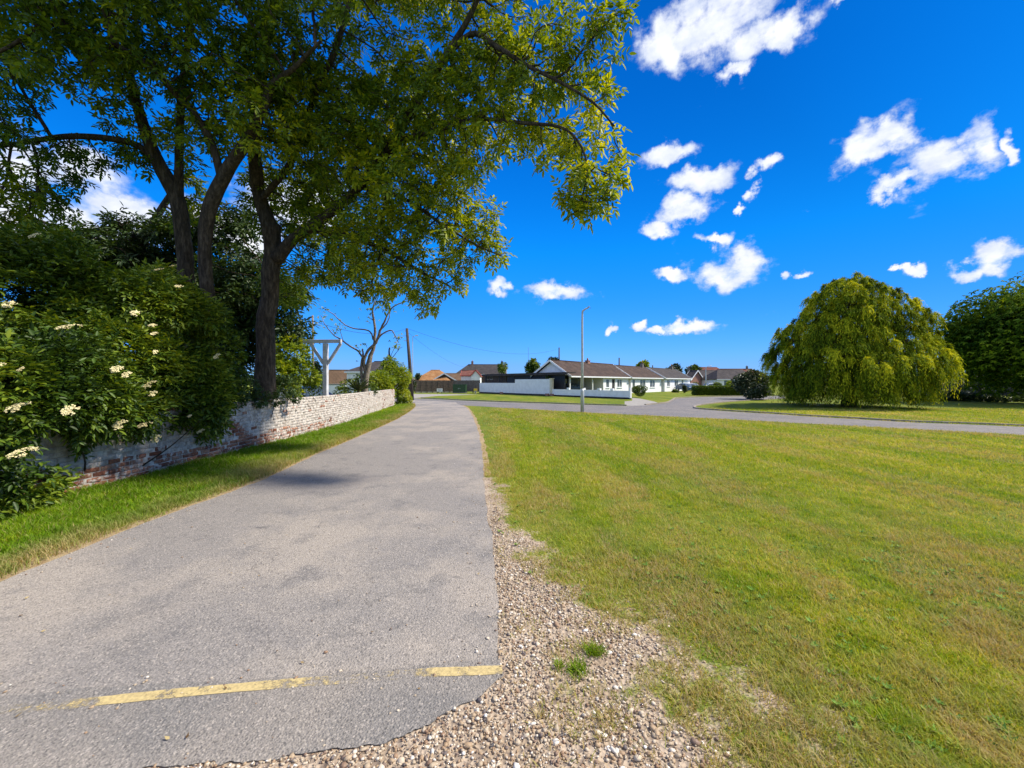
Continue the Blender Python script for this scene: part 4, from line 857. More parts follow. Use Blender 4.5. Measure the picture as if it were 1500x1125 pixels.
def far_tree(name, label, px, py_top, py_bot, wpx, Y, m, n=1400, lf=.25, group=None, trunk=True, squash=1.0, cat='tree', lumps=9, zb=None, layered=False, base=None, ybase=0, dens=.35, kind='palmate', nl=4):
    """tree or bush seen across the road: lumps of leaves over a trunk with limbs"""
    top = P(px, py_top, Y)[2]; bot = P(px, py_bot, Y)[2] if py_bot is not None else ybase; w = wpx * Y / F / 2; c = np.array((P(px, HZ, Y)[0], Y, 0))
    t = thing(name, label, cat, tuple(c), 0, group); h = top - bot; cz = (top + bot) / 2
    B = []
    for i in range(lumps):
        v = unit(rng.normal(0, 1, 3)); s_ = rng.uniform(.34, .62); B.append((v * np.array((w, w * squash, h / 2)) * (1 - s_) * rng.uniform(.8, 1.1) + (0, 0, cz), s_))
    B.append((np.array((0, 0, cz)), .72)); bc = np.array([b[0] for b in B]); br = np.array([b[1] for b in B])
    ch = rng.choice(len(B), n, p=br ** 2 / (br ** 2).sum()); v = unit(rng.normal(0, 1, (n, 3))); rr = dens + (1 - dens) * rng.random(n) ** .5
    S = bc[ch] + v * np.array((w, w * squash, h / 2)) * (br[ch] * rr)[:, None]
    if layered: S[:, 2] = np.round(S[:, 2] / .55 + (ch % 3) / 3) * .55 + rng.normal(0, .14, n) - np.hypot(S[:, 0] - bc[ch][:, 0], S[:, 1] - bc[ch][:, 1]) * .16 + rng.normal(0, .05, n)
    S = S[S[:, 2] > max(.03, bot)]; n = len(S); D = unit(S - np.array((0, 0, cz))) * .8 + rng.normal(0, .5, (n, 3))
    if layered: D[:, 2] = -.25
    pp, dd, nn, ll, ww, idx = palmate(S, D, nl, lf, lf * .42)
    kk = np.clip((n3(S + c, 1.6 / max(w, .8), 19) - .5) * 2.3 + .5, 0, 1)
    leaf_mesh('crown' if trunk else 'foliage', pp, dd, nn, ll, ww, rng.random(len(pp)), kk[idx], m, t, simple=True)
    if trunk:
        b = MB(); q = spline([(0, 0, -.05), (.03 * w, 0, bot * .6 + .1), (0, .02 * w, cz)], 4); b.tube(q, list(np.linspace(max(.05 * w, .06), .03 * w + .02, len(q))), 8)
        for i in range(min(lumps, 6)): qq = spline([(0, 0, bot + .15 * h), (bc[i] * .5 + np.array((0, 0, cz * .5))), bc[i]], 3); b.tube(qq, list(np.linspace(.022 * w + .01, .01, len(qq))), 5)
        b.build('trunk', mat_bark, t)
    return t
far_tree('chestnut_tree', 'dense dark green tree with layered boughs at the far right beyond the willow', 1518, 398, 580, 262, 31, mat_chestnut, 17000, .34, lumps=22, layered=True, squash=.9)
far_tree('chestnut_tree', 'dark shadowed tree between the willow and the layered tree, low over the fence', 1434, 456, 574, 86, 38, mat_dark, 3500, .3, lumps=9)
far_tree('chestnut_tree', 'dark tree behind the layered tree above the picket fence', 1580, 430, 575, 160, 38, mat_chestnut, 3200, .3, lumps=9)
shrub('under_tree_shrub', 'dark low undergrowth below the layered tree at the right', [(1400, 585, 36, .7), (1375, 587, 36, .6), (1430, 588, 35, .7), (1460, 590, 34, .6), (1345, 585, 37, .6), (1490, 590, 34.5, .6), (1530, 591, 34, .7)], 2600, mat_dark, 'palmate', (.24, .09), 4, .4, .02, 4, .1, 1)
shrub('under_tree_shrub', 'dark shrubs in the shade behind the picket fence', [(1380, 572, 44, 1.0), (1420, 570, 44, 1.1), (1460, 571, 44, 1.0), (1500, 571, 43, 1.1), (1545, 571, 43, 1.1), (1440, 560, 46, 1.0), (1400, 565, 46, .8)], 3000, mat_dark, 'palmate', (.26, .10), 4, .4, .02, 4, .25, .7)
far_tree('conifer', 'dark bushy conifer with a pale bare branch, left of the willow', 1098, 539, 580, 56, 40, mat_conifer, 3400, .26, lumps=12, dens=.3)
far_tree('low_dark_bush', 'low dark bush under the conifer beside the willow', 1110, 560, 586, 48, 38, mat_conifer, 1300, .2, lumps=6, trunk=False, cat='bush')
far_tree('clipped_bush', 'round clipped green bush at the end of the low white wall', 937, 561.5, 580.5, 25, 44, mat_elder, 2600, .09, lumps=5, trunk=False, cat='bush', dens=.75)
far_tree('garden_tree', 'small pale green tree rising over the bungalow row, right of the lamp post', 942, 526, 545, 22, 95, mat_lime, 700, .5, lumps=6)
far_tree('garden_tree', 'dark round tree behind the roofs, left one of the dark pair', 989, 532.5, 552, 27, 120, mat_conifer, 900, .6, lumps=6)
far_tree('garden_tree', 'green round tree behind the roofs, beside the darker one', 1016, 534, 553, 26, 118, mat_elder, 900, .6, lumps=6)
far_tree('garden_tree', 'small sparse tree over the dark garden screens', 737, 527, 549, 19, 75, mat_elder, 330, .34, lumps=5)
far_tree('garden_tree', 'leafy tree just left of the white gable of the bungalow', 781, 525, 552, 24, 68, mat_elder, 900, .36, lumps=6)
far_tree('garden_tree', 'tree behind the ridge of the bungalow beside the tall mast', 812, 523, 545, 34, 75, mat_conifer, 900, .4, lumps=6)
far_tree('garden_bush', 'yellow green bush in front of the black panels above the white wall', 739, 549, 563, 18, 60, mat_lime, 700, .2, lumps=5, trunk=False, cat='bush')
far_tree('garden_bush', 'small green bush beside the cream gatepost', 803, 549, 560, 9, 50.5, mat_elder, 260, .15, lumps=4, trunk=False, cat='bush')
far_tree('garden_bush', 'tiny dark bush at the corner of the white bungalows', 990, 570, 575.5, 13, 66, mat_elder, 420, .18, lumps=4, trunk=False, cat='bush')
far_tree('garden_bush', 'grey green bush by the parked cars', 1003, 563, 575.5, 8, 62, mat_conifer, 300, .2, lumps=4, trunk=False, cat='bush')
far_tree('garden_bush', 'dark clipped bush against the far white bungalow wall, left one', 1019, 558, 569, 11, 85, mat_elder, 380, .22, lumps=4, trunk=False, cat='bush')
far_tree('garden_bush', 'dark clipped bush against the far white bungalow wall, right one', 1051, 558.5, 569, 13, 82, mat_elder, 380, .22, lumps=4, trunk=False, cat='bush')
far_tree('garden_bush', 'sunlit green bush left of the conifer', 1069, 555, 572, 14, 60, mat_lime, 500, .2, lumps=4, trunk=False, cat='bush')
far_tree('garden_bush', 'dark bush beside the telegraph pole behind the end of the wall', 603, 553, 578, 14, 52, mat_conifer, 700, .2, lumps=5, trunk=False, cat='bush')
far_tree('garden_tree', 'small dark tree beside the orange roof', 612, 546, 556, 9, 78, mat_conifer, 240, .28, lumps=4)
far_tree('garden_tree', 'narrow dark conifer behind the thin grey mast at the left', 463, 524, 575, 17, 40, mat_conifer, 1000, .25, lumps=8)
# clipped hedge along the side turning
def hedge():
    a = np.array(G(1018, 579.3)); b = np.array(G(1098, 579.6)); ln = np.linalg.norm(b - a); d = (b - a) / ln; nv = np.array((-d[1], d[0])); h, w = .98, 1.2
    t = thing('clipped_hedge', 'long low clipped green hedge across the side turning', 'hedge', (a[0], a[1], 0), math.atan2(d[1], d[0])); n = 9000
    f = rng.random(n); x = rng.random(n) * ln; y = rng.random(n) * w; z = rng.random(n) * h
    y = np.where(f < .55, 0, y); z = np.where(f > .62, h, z); x = np.where((f > .55) & (f < .6), 0, x); hh = 1 + (x < 6) * .12
    S = np.c_[x, y, z * hh] + rng.normal(0, .035, (n, 3)); D = rng.normal(0, 1, (n, 3)) + np.c_[np.zeros(n), (y < .1) * -.8, (z > h * .95) * .8]
    leaf_mesh('foliage', S, D, rng.normal(0, 1, (n, 3)), .16, .09, rng.random(n), n3(S, .9, 3), mat_elder, t, simple=True)
    MB().box((ln / 2, w / 2, h / 2), (ln - .2, w - .2, h - .15)).build('twigs', plain('hedge_core', (.02, .035, .012), .95), t)
hedge()
# far wooded horizon
def woods():
    n = 9000; x = rng.uniform(-330, 420, n); y = 330 + rng.normal(0, 12, n); hh = 1.6 + 6.0 * fnoise(x, x * 0, .035, 4); z = hh * rng.random(n) ** .6
    S = np.c_[x, y, z]; o = leaf_mesh('distant_woodland', S, rng.normal(0, 1, (n, 3)), rng.normal(0, 1, (n, 3)), 4.5, 3.2, rng.random(n), n3(S, .05, 2), mat_dark, None, simple=True)
    tag(o, 'low dark line of woodland along the horizon', 'woodland', kind='stuff')
woods()
# ------------------------------------------------------------------ houses and things across the road
mat_white = plain('white_render', (.78, .79, .80), .85, .06, 2, spec=.2)
mat_trim = plain('white_trim', (.80, .81, .82), .5, .05, 4)
mat_red_trim = plain('red_bargeboard', (.45, .10, .08), .6)
mat_black = plain('black_boards', (.018, .019, .022), .6, .3, 4)
mat_dark_in = plain('dark_interior', (.03, .03, .032), .9, .3, 2)
mat_glass = Mat('window_glass', .08, .6); mat_glass.col(mat_glass.mix(mat_glass.rng(mat_glass.noise(1.2, 3), .35, .65), (.05, .065, .08), (.16, .19, .22))); mat_glass = mat_glass.m
mat_curtain = plain('net_curtain', (.55, .57, .58), .8, .15, 5)
def tilemat(name, a, b, c):
    M = Mat(name, .9, .15); n = M.noise(1.1, 6, None, .7); f = M.noise(9, 4)
    colr = M.ramp(n, [(.3, a), (.52, b), (.72, c)]); w = M.n.new('ShaderNodeTexWave'); w.bands_direction = 'Z'; w.inputs['Scale'].default_value = 3.4; w.inputs['Distortion'].default_value = .4; M.l.new(M.co(), w.inputs['Vector'])
    w2 = M.n.new('ShaderNodeTexWave'); w2.bands_direction = 'X'; w2.inputs['Scale'].default_value = 1.6; M.l.new(M.co(), w2.inputs['Vector'])
    M.col(M.mix(M.rng(w.outputs['Fac'], 0, .35, .35, 0), M.mix(M.rng(f, .4, .6, 0, .35), colr, c), (.03, .025, .022))); M.bump(M.math('ADD', w.outputs['Fac'], M.math('MULTIPLY', w2.outputs['Fac'], .6)), .04); return M.m
mat_roof = tilemat('brown_tiles', (.035, .026, .024), (.075, .052, .045), (.13, .09, .07))
mat_roof_grey = tilemat('grey_tiles', (.035, .032, .034), (.065, .058, .06), (.11, .095, .09))
mat_roof_orange = tilemat('orange_tiles', (.22, .10, .04), (.42, .19, .07), (.50, .32, .16))
mat_roof_tan = tilemat('tan_tiles', (.10, .065, .04), (.16, .10, .06), (.22, .14, .085))
mat_roof_red = tilemat('red_tiles', (.10, .035, .028), (.18, .065, .05), (.24, .12, .09))
def brickmat(name, a, b, mo):
    M = Mat(name, .9, .1); bt_ = M.n.new('ShaderNodeTexBrick'); bt_.inputs['Scale'].default_value = 1; bt_.inputs['Brick Width'].default_value = .225; bt_.inputs['Row Height'].default_value = .075; bt_.inputs['Mortar Size'].default_value = .01
    sp_ = M.n.new('ShaderNodeSeparateXYZ'); M.l.new(M.co(), sp_.inputs[0]); cb_ = M.n.new('ShaderNodeCombineXYZ'); M.l.new(M.math('ADD', sp_.outputs[0], sp_.outputs[1]), cb_.inputs[0]); M.l.new(sp_.outputs[2], cb_.inputs[1]); M.l.new(cb_.outputs[0], bt_.inputs['Vector'])
    bt_.inputs['Color1'].default_value = (*a, 1); bt_.inputs['Color2'].default_value = (*b, 1); bt_.inputs['Mortar'].default_value = (*mo, 1); M.col(bt_.outputs['Color']); return M.m
mat_redbrick = brickmat('red_brick', (.27, .10, .07), (.36, .16, .11), (.35, .3, .26))
mat_darkbrick = brickmat('dark_brick', (.07, .045, .04), (.11, .07, .06), (.1, .09, .08))
mat_greyblock = brickmat('grey_block', (.17, .15, .13), (.22, .19, .17), (.13, .12, .11))

def house(name, label, org, ang_, L, D, eave, ridge, roofm, wallm, openings=(), chim=(), hipR=0, hipL=0, over=.35, group=None, gable_m=None, trim_m=None, gable_trim=True, backwall=True, wall_from=0):
    """local frame: x along the front (front face at y=0 facing -y), gables at x=0 and x=L"""
    t = thing(name, label, 'house', (org[0], org[1], 0), ang_, group); T = .12
    w = MB(); ops = sorted(openings, key=lambda o: o[1]); x = wall_from
    for o in ops:
        k, x0, x1, z0, z1 = o[:5]
        if x0 > x: w.box(((x + x0) / 2, T / 2, eave / 2), (x0 - x, T, eave))
        if z0 > 0.01: w.box(((x0 + x1) / 2, T / 2, z0 / 2), (x1 - x0, T, z0))
        if z1 < eave: w.box(((x0 + x1) / 2, T / 2, (z1 + eave) / 2), (x1 - x0, T, eave - z1))
        x = x1
    if x < L: w.box(((x + L) / 2, T / 2, eave / 2), (L - x, T, eave))
    for xx, hp in ((wall_from + T / 2, hipL), (L - T / 2, hipR)):
        rz_ = eave if hp else ridge
        s_ = 1 if xx > L / 2 else -1; z1 = (ridge - eave)
        prof = [(T, 0), (D, 0), (D, eave), (T, eave)] if hp or (s_ < 0 and wall_from > 0) else [(T, 0), (D, 0), (D, eave), (D / 2, ridge - .08), (T, eave)]
        a, b_ = xx - T / 2, xx + T / 2; n = len(prof)
        w.add([(a, y, z) for y, z in prof] + [(b_, y, z) for y, z in prof], [tuple(range(n))[::-1], tuple(range(n, 2 * n))] + [(i, (i + 1) % n, (i + 1) % n + n, i + n) for i in range(n)])
    w.box(((L + wall_from) / 2, D - T / 2 + .002, eave / 2), (L - wall_from - 2 * T - .004, T, eave)); w.build('wall', wallm, t)
    # roof slabs
    sl = (ridge - eave) / (D / 2); th = .12; r = MB(); e0 = -over; z0 = eave - over * sl
    xl, xr = -over, L + over
    f = [(xl, e0, z0), (xr, e0, z0), (xr - hipR, D / 2, ridge), (xl + hipL, D / 2, ridge)]; bk = [(xr, D + over, z0), (xl, D + over, z0), (xl + hipL, D / 2, ridge), (xr - hipR, D / 2, ridge)]
    for q in (f, bk):
        up = [(a, b_, c + th) for a, b_, c in q]; r.add(q + up, [(3, 2, 1, 0), (4, 5, 6, 7), (0, 1, 5, 4), (1, 2, 6, 5), (3, 0, 4, 7)])
    for hp, q in ((hipR, [(xr, e0, z0), (xr, D + over, z0), (xr - hipR, D / 2, ridge)]), (hipL, [(xl, D + over, z0), (xl, e0, z0), (xl + hipL, D / 2, ridge)])):
        if hp: up = [(a, b_, c + th + .002) for a, b_, c in q]; r.add(q + up, [(2, 1, 0), (3, 4, 5), (0, 1, 4, 3)])
    r.tube([(xl + hipL, D / 2, ridge + th - .02), (xr - hipR, D / 2, ridge + th - .02)], .09, 6)
    ro = r.build('roof', roofm, t)
    g = MB(); g.beam((xl, e0 - .03, z0 + .02), (xr, e0 - .03, z0 + .02), .05, .16)
    if gable_trim:
        for xx, hp in ((xl - .03, hipL), (xr + .03, hipR)):
            if not hp:
                for yy in (e0, D + over): g.beam((xx, yy, z0 + .05), (xx, D / 2, ridge + .05), .05, .22)
    g.build('fascia', trim_m or mat_trim, ro)
    for (cx_, cy, ch_, cm_) in chim:
        b = MB(); zb = ridge - abs(cy - D / 2) * sl; b.box((cx_, cy, zb + ch_ / 2 - .3), (.6, .5, ch_ + .6)); b.box((cx_, cy, zb + ch_ + .04), (.7, .6, .08)); c_ = b.build('chimney', cm_, ro)
        MB().tube([(cx_, cy, zb + ch_ + .08), (cx_, cy, zb + ch_ + .42)], [.13, .1], 8).build('chimney_pot', mat_roof_orange, c_)
    for o in ops:
        k, x0, x1, z0_, z1_ = o[:5]
        if k == 'open': continue
        xm, zm = (x0 + x1) / 2, (z0_ + z1_) / 2; W_, H_ = x1 - x0, z1_ - z0_
        if k == 'window':
            b = MB()
            for zz in (z0_ + .03, z1_ - .03): b.box((xm, .05, zz), (W_, .09, .06))
            for xx in (x0 + .03, x1 - .03) + ((xm,) if W_ > 1 else ()): b.box((xx, .05, zm), (.06, .088, H_ - .12))
            b.box((xm, -.04, z0_ - .03), (W_ + .16, .14, .06)); fr = b.build('window', o[5] if len(o) > 5 else mat_trim, t)
            MB().box((xm, .07, zm), (W_ - .12, .012, H_ - .12)).build('pane', mat_glass, fr)
            for xc in (x0 + W_ * .2, x1 - W_ * .2): MB().box((xc, .105, zm), (W_ * .3, .01, H_ - .12)).build('curtain', mat_curtain, fr)
        else:
            d_ = MB().box((xm, .07, zm), (W_ - .02, .05, H_ - .02)).build('door', o[5] if len(o) > 5 else mat_black, t, bevel=.01)
            MB().box((x1 - .12, .03, 1.0), (.03, .05, .14)).build('handle', mat_trim, d_)
    return t
def along(o, d, s_): return (o[0] + d[0] * s_, o[1] + d[1] * s_)
u = np.array((.65, .76)); u /= np.linalg.norm(u); ua = math.atan2(u[1], u[0])
A = np.array((7.1, 50.0))
# house 1 : carport under the roof at the near end
h1 = house('bungalow', 'white bungalow with brown tiled roof, pale gable and an open carport, nearest across the road', A, ua, 16.4, 5.6, 2.55, 4.35, mat_roof, mat_white,
  [('window', 9.2, 10.2, .9, 2.1), ('door', 11.0, 11.9, .02, 2.1, mat_dark_in), ('window', 12.6, 14.2, .9, 2.1)], [(9, 2.8, .35, mat_redbrick)], wall_from=8.4)
gb = MB()                                               # pale boarded gable over the carport
gb.add([(.0, .25, 2.55), (.0, 5.35, 2.55), (.0, 2.8, 4.22), (.1, .25, 2.55), (.1, 5.35, 2.55), (.1, 2.8, 4.22)], [(0, 1, 2)[::-1], (3, 4, 5), (0, 1, 4, 3), (1, 2, 5, 4), (2, 0, 3, 5)]); gb.build('gable_boarding', mat_white, h1)
gb = MB(); 
for (x_, y_) in ((.06, .1), (2.7, .1), (5.6, .1), (.06, 5.5)): MB().box((x_, y_, 1.25), (.14, .14, 2.5)).build('carport_post', mat_trim, h1)
gb = MB(); gb.box((4.2, 5.52, 1.25), (8.1, .1, 2.5)); gb.box((4.2, 2.8, 2.53), (8.3, 5.3, .04)); gb.build('carport_lining', mat_dark_in, h1)
MB().box((4.25, .06, 2.36), (8.2, .09, .16)).build('carport_beam', mat_black, h1)
for xc in (1.2, 7.2): MB().box((xc, 5.44, 1.1), (.9, .06, 2.1)).build('carport_door', mat_trim, h1)
B0 = along(A, u, 16.8)
n_ = np.array((u[1], -u[0]))
B1 = np.array(B0) + n_ * .2
house('bungalow', 'white bungalow with a paired front window, second in the row behind the round bush', B1, ua, 12.5, 6.0, 2.5, 4.25, mat_roof, mat_white,
  [('door', .6, 1.5, .02, 2.05, mat_glass), ('window', 3.4, 5.6, .8, 2.1), ('window', 7.4, 9.6, .8, 2.1)], [(11.2, 3.0, .7, mat_greyblock)])
C1 = np.array(along(B1, u, 13)) + n_ * .4
house('bungalow', 'white bungalow at the far end of the stepped row, before the red brick gable', C1, ua, 14, 6.0, 2.5, 4.2, mat_roof_grey, mat_white,
  [('window', 1.2, 2.6, .9, 2.1), ('window', 5.0, 7.0, .8, 2.1), ('door', 9, 9.9, .02, 2.05, mat_glass)], [(12, 3.0, .7, mat_greyblock)])
# far houses to the right
def hpx(px, Y): return np.array((P(px, HZ, Y)[0], Y))
ga = R(-90 + 58)
house('bungalow', 'red brick gabled house with white bargeboards behind the parked cars', hpx(1003, 98), R(-60), 1.6, 4.6, 2.3, 4.4, mat_roof_grey, mat_redbrick, [], [], over=.3)
house('bungalow', 'white bungalow with grey roof behind the clipped hedge', hpx(1013, 104), R(4), 11.0, 7, 2.6, 4.7, mat_roof_grey, mat_white, [('window', 1.5, 3.2, .9, 2.1), ('window', 6.0, 7.6, .9, 2.1), ('door', 4.5, 5.4, .02, 2.1, mat_dark_in)], [(1.0, 3.4, .8, mat_greyblock)], hipL=2.4, hipR=2.4)
house('bungalow', 'white bungalow with grey roof nearest the conifer', hpx(1051, 92), R(4), 10, 7, 2.45, 4.5, mat_roof_grey, mat_white, [('window', 1.5, 3.4, .8, 2.1), ('window', 5.6, 7.4, .9, 2.1)], [], hipL=2.4, hipR=2.4)
house('house', 'far house with a broad red brown roof above the hedge bungalows', hpx(1021, 140), R(6), 13.5, 10, 3.6, 6.9, mat_roof_red, mat_darkbrick, [('window', 4, 6, 2.2, 3.2)], [(2, 5, .9, mat_greyblock)], hipL=4, hipR=3.5)
house('house', 'far house with a long red roof beside the conifer', hpx(1052, 150), R(-3), 14, 9, 3.4, 6.6, mat_roof_red, mat_white, [('window', 4, 6, 2.2, 3.2)], [(12.5, 4.5, 1.0, mat_greyblock)], hipL=3)
# houses on the left
house('house', 'low house with a bright orange tiled hipped roof behind the brown fence', hpx(607, 78), R(-4), 6.6, 7, 1.95, 3.95, mat_roof_orange, mat_darkbrick, [], [], hipL=2.6, hipR=2.9)
house('house', 'low house with a long tan tiled roof behind the brown fence', hpx(632, 92), R(0), 9.5, 7, 2.1, 3.6, mat_roof_tan, mat_darkbrick, [], [])
hh = house('garage', 'small brown gabled garage with white bargeboards beyond the fence', hpx(667.5, 79), R(98), 6, 4.4, 2.0, 3.3, mat_roof_tan, mat_darkbrick, [], [])
house('house', 'house with a dark grey roof and two chimneys behind the white garage', hpx(668, 112), R(2), 13.5, 8, 4.0, 6.6, mat_roof_grey, mat_darkbrick, [('window', 8.5, 10, 2.4, 3.6)], [(4.2, 4, .9, mat_redbrick), (12.6, 4, .9, mat_darkbrick)], hipL=3.4)
wg = house('garage', 'white walled garage with red trimmed roof beyond the board fence', hpx(675.5, 84), R(0), 2.3, 5, 3.0, 4.0, mat_roof_red, mat_white, [], [], over=.15, trim_m=mat_red_trim)
ng = house('garage', 'narrow white gabled garage with red bargeboards beside the black screens', hpx(703, 81), R(90), 4, 1.75, 3.0, 4.0, mat_roof_red, mat_white, [], [], over=.15, trim_m=mat_red_trim)
house('house', 'small gabled house with white bargeboards beside the telegraph pole', hpx(600, 86), R(95), 6, 4.2, 2.3, 4.0, mat_roof_tan, mat_darkbrick, [], [])
house('house', 'white flat fronted house with pinkish roof behind the bare pruned tree', hpx(508, 48), R(-6), 4.6, 6, 2.9, 4.1, mat_roof_grey, mat_white, [('window', 3.2, 4.4, 1.0, 2.2)], [], hipL=2.2, hipR=1.0, over=.2)
house('house', 'low brown roofed outbuilding behind the white post', hpx(478, 60), R(10), 6.0, 5, 1.5, 3.4, mat_roof_tan, mat_white, [], [], over=.25)
c = hpx(472, 40); t = thing('garden_wall', 'low white wall glimpsed behind the white post frame', 'wall', (c[0], c[1], 0), 0); MB().box((0, 0, .70), (4.6, .2, 1.4)).build('face', mat_white, t); MB().box((0, 0, 1.43), (4.7, .28, .06)).build('coping', mat_roof_grey, t)
# long white garden wall across the road
def fence_line():
    a = np.array(G(703, 575.9)); b = np.array((11.5, 39.6)); d = b - a; Ln = np.linalg.norm(d); d /= Ln; an = math.atan2(d[1], d[0])
    def sx(px):                                         # distance along the line at a pixel column
        k = (px - CX) / F; return (k * a[1] - a[0]) / (d[0] - k * d[1])
    t = thing('garden_wall', 'long white rendered garden wall, stepped up in the middle, facing the road', 'wall', (a[0], a[1], 0), an)
    s1, s2, s3 = sx(755), sx(806), Ln
    b_ = MB(); b_.box(((s1) / 2, 0, .88), (s1, .16, 1.36)); b_.box(((s1 + s2) / 2, 0, 1.12), (s2 - s1 - .006, .163, 1.84)); b_.build('raised_section', mat_white, t)
    b_ = MB(); b_.box(((s2 + s3) / 2, 0, .50), (s3 - s2 - .006, .16, .66)); b_.build('low_section', mat_white, t)
    MB().box((s3 / 2, .02, .10), (s3 - .1, .12, .2)).build('plinth', mat_dark_in, t)
    b_ = MB(); b_.box((s2 + .25, 0, 1.1), (.34, .34, 1.9)); b_.box((s2 + .25, 0, 2.09), (.46, .46, .08)); g = b_.build('gatepost', plain('cream_render', (.62, .56, .42), .85, .1), t)
    for px in (833, 855, 878, 897): 
        s_ = sx(px); MB().box((s_, 0, .93), (.34, .26, .20)).build('pier_cap', mat_trim, t)
    b_ = MB(); b_.box((s3 - .08, 0, .62), (.18, .2, 1.0)); b_.build('end_pier', mat_trim, t)
    for px in (736, 803, 810): 
        s_ = sx(px); MB().box((s_, -.16, .16), (.5, .22, .28)).build('step_stone', mat_redbrick, t)
    # dark screens and canopy behind the raised part
    e = thing('garden_screen', 'black slatted screens rising behind the white garden wall', 'screen', (a[0], a[1], 0), an)
    b_ = MB()
    for k in range(9): b_.box((s1 * .31, .9, 1.45 + k * .17), (s1 * .62, .05, .15))
    for k in range(6): b_.box((s1 * k / 5 * .62, .95, 1.45), (.09, .09, 2.9))
    b_.build('slat_panel', mat_brown_boards, e)
    b_ = MB(); b_.box((s1 * .63 + (s2 + 1.5 - s1 * .63) / 2, 1.0, 1.4), (s2 + 1.5 - s1 * .63, .06, 2.6)); b_.build('screen_panel', mat_black, e)
    b_ = MB(); b_.box((s2 / 2 + 1.2, 1.1, 2.78), (s2 + 2.6, 1.4, .14)); b_.box((s2 / 2 + 1.2, .38, 2.66), (s2 + 2.6, .04, .22)); b_.build('canopy', mat_roof_grey, e)
    b_ = MB()
    for k in range(5): b_.box((s2 * (k + .3) / 4.6, .5, 1.35), (.09, .09, 2.66))
    b_.build('canopy_post', mat_black, e)
mat_brown_boards = plain('dark_brown_boards', (.05, .035, .03), .8, .35, 5)
fence_line()
# timber fences left
def board_fence(label, p0, p1, h, m, n=8, plinth=True, group=None):
    a, b = np.array(p0), np.array(p1); d = b - a; Ln = np.linalg.norm(d); an = math.atan2(d[1], d[0]); t = thing('board_fence', label, 'fence', (a[0], a[1], 0), an, group)
    bm = MB(); k = 0; x = 0
    while x < Ln - .05: bm.box((x + .06, (k % 2) * .014, (h + .22) / 2), (.115, .02, h - .22)); x += .12; k += 1
    bm.build('boards', m, t); bm = MB()
    for i in range(n + 1): bm.box((Ln * i / n, .02, h / 2), (.13, .13, h + .06))
    bm.build('post', m, t)
    if plinth: MB().box((Ln / 2, .035, .12), (Ln, .05, .24)).build('gravel_board', mat_concrete, t)
mat_fence = plain('weathered_boards', (.105, .078, .062), .9, .35, 4)
board_fence('long brown board fence with a pale concrete base beyond the lane end', hpx(608.5, 64), hpx(667, 66), 1.95, mat_fence, 7)
board_fence('grey brown board fence between the green cabinet and the white wall', hpx(665, 64.5), hpx(702.5, 62.6), 1.95, plain('grey_boards', (.15, .125, .105), .9, .3, 4), 4, False)
# utility cabinet
def cabinet():
    c = hpx(673.5, 62); t = thing('utility_cabinet', 'dark green utility cabinet standing on the grass before the board fence', 'cabinet', (c[0], c[1], 0), R(-8)); m = plain('cabinet_green', (.02, .06, .025), .5)
    MB().box((0, 0, .68), (2.0, .7, 1.2)).build('body', m, t, bevel=.03); MB().box((0, 0, 1.32), (2.12, .8, .07)).build('lid', m, t, bevel=.02); MB().box((0, 0, .05), (2.1, .8, .1)).build('plinth', mat_concrete, t)
    for s_ in (-.5, .5):
        d_ = MB().box((s_, -.365, .68), (.94, .03, 1.1)).build('door', m, t, bevel=.01); MB().box((s_ + .38 * (-1 if s_ > 0 else 1), -.395, .7), (.03, .03, .16)).build('handle', mat_trim, d_)
cabinet()
def marker():
    c = hpx(696.5, 59); t = thing('marker_post', 'squat yellow marker post on the grass in front of the grey fence', 'marker', (c[0], c[1], 0)); m = plain('marker_yellow', (.65, .48, .03), .6)
    MB().box((0, 0, .22), (.26, .16, .44)).build('post', plain('marker_base', (.35, .33, .28), .9), t, bevel=.02); MB().box((0, 0, .56), (.5, .12, .34)).build('plate', m, t, bevel=.02)
marker()
def road_sign(px, Y, w, h, label):
    c = hpx(px, Y); t = thing('street_sign', label, 'sign', (c[0], c[1], 0)); MB().box((0, 0, h / 2 + .28), (w, .04, h)).build('plate', mat_trim, t, bevel=.01)
    b = MB(); 
    for k, ww in enumerate((.74, .6)): b.box((0, -.024, h / 2 + .36 - k * .17), (w * ww, .006, .05))
    b.build('lettering', mat_black, t)
    b = MB(); [b.box((s_ * w * .36, .03, .25), (.06, .05, .5)) for s_ in (-1, 1)]; b.build('post', mat_black, t)
road_sign(644, 60, .82, .45, 'low white street name plate on two posts before the brown fence')
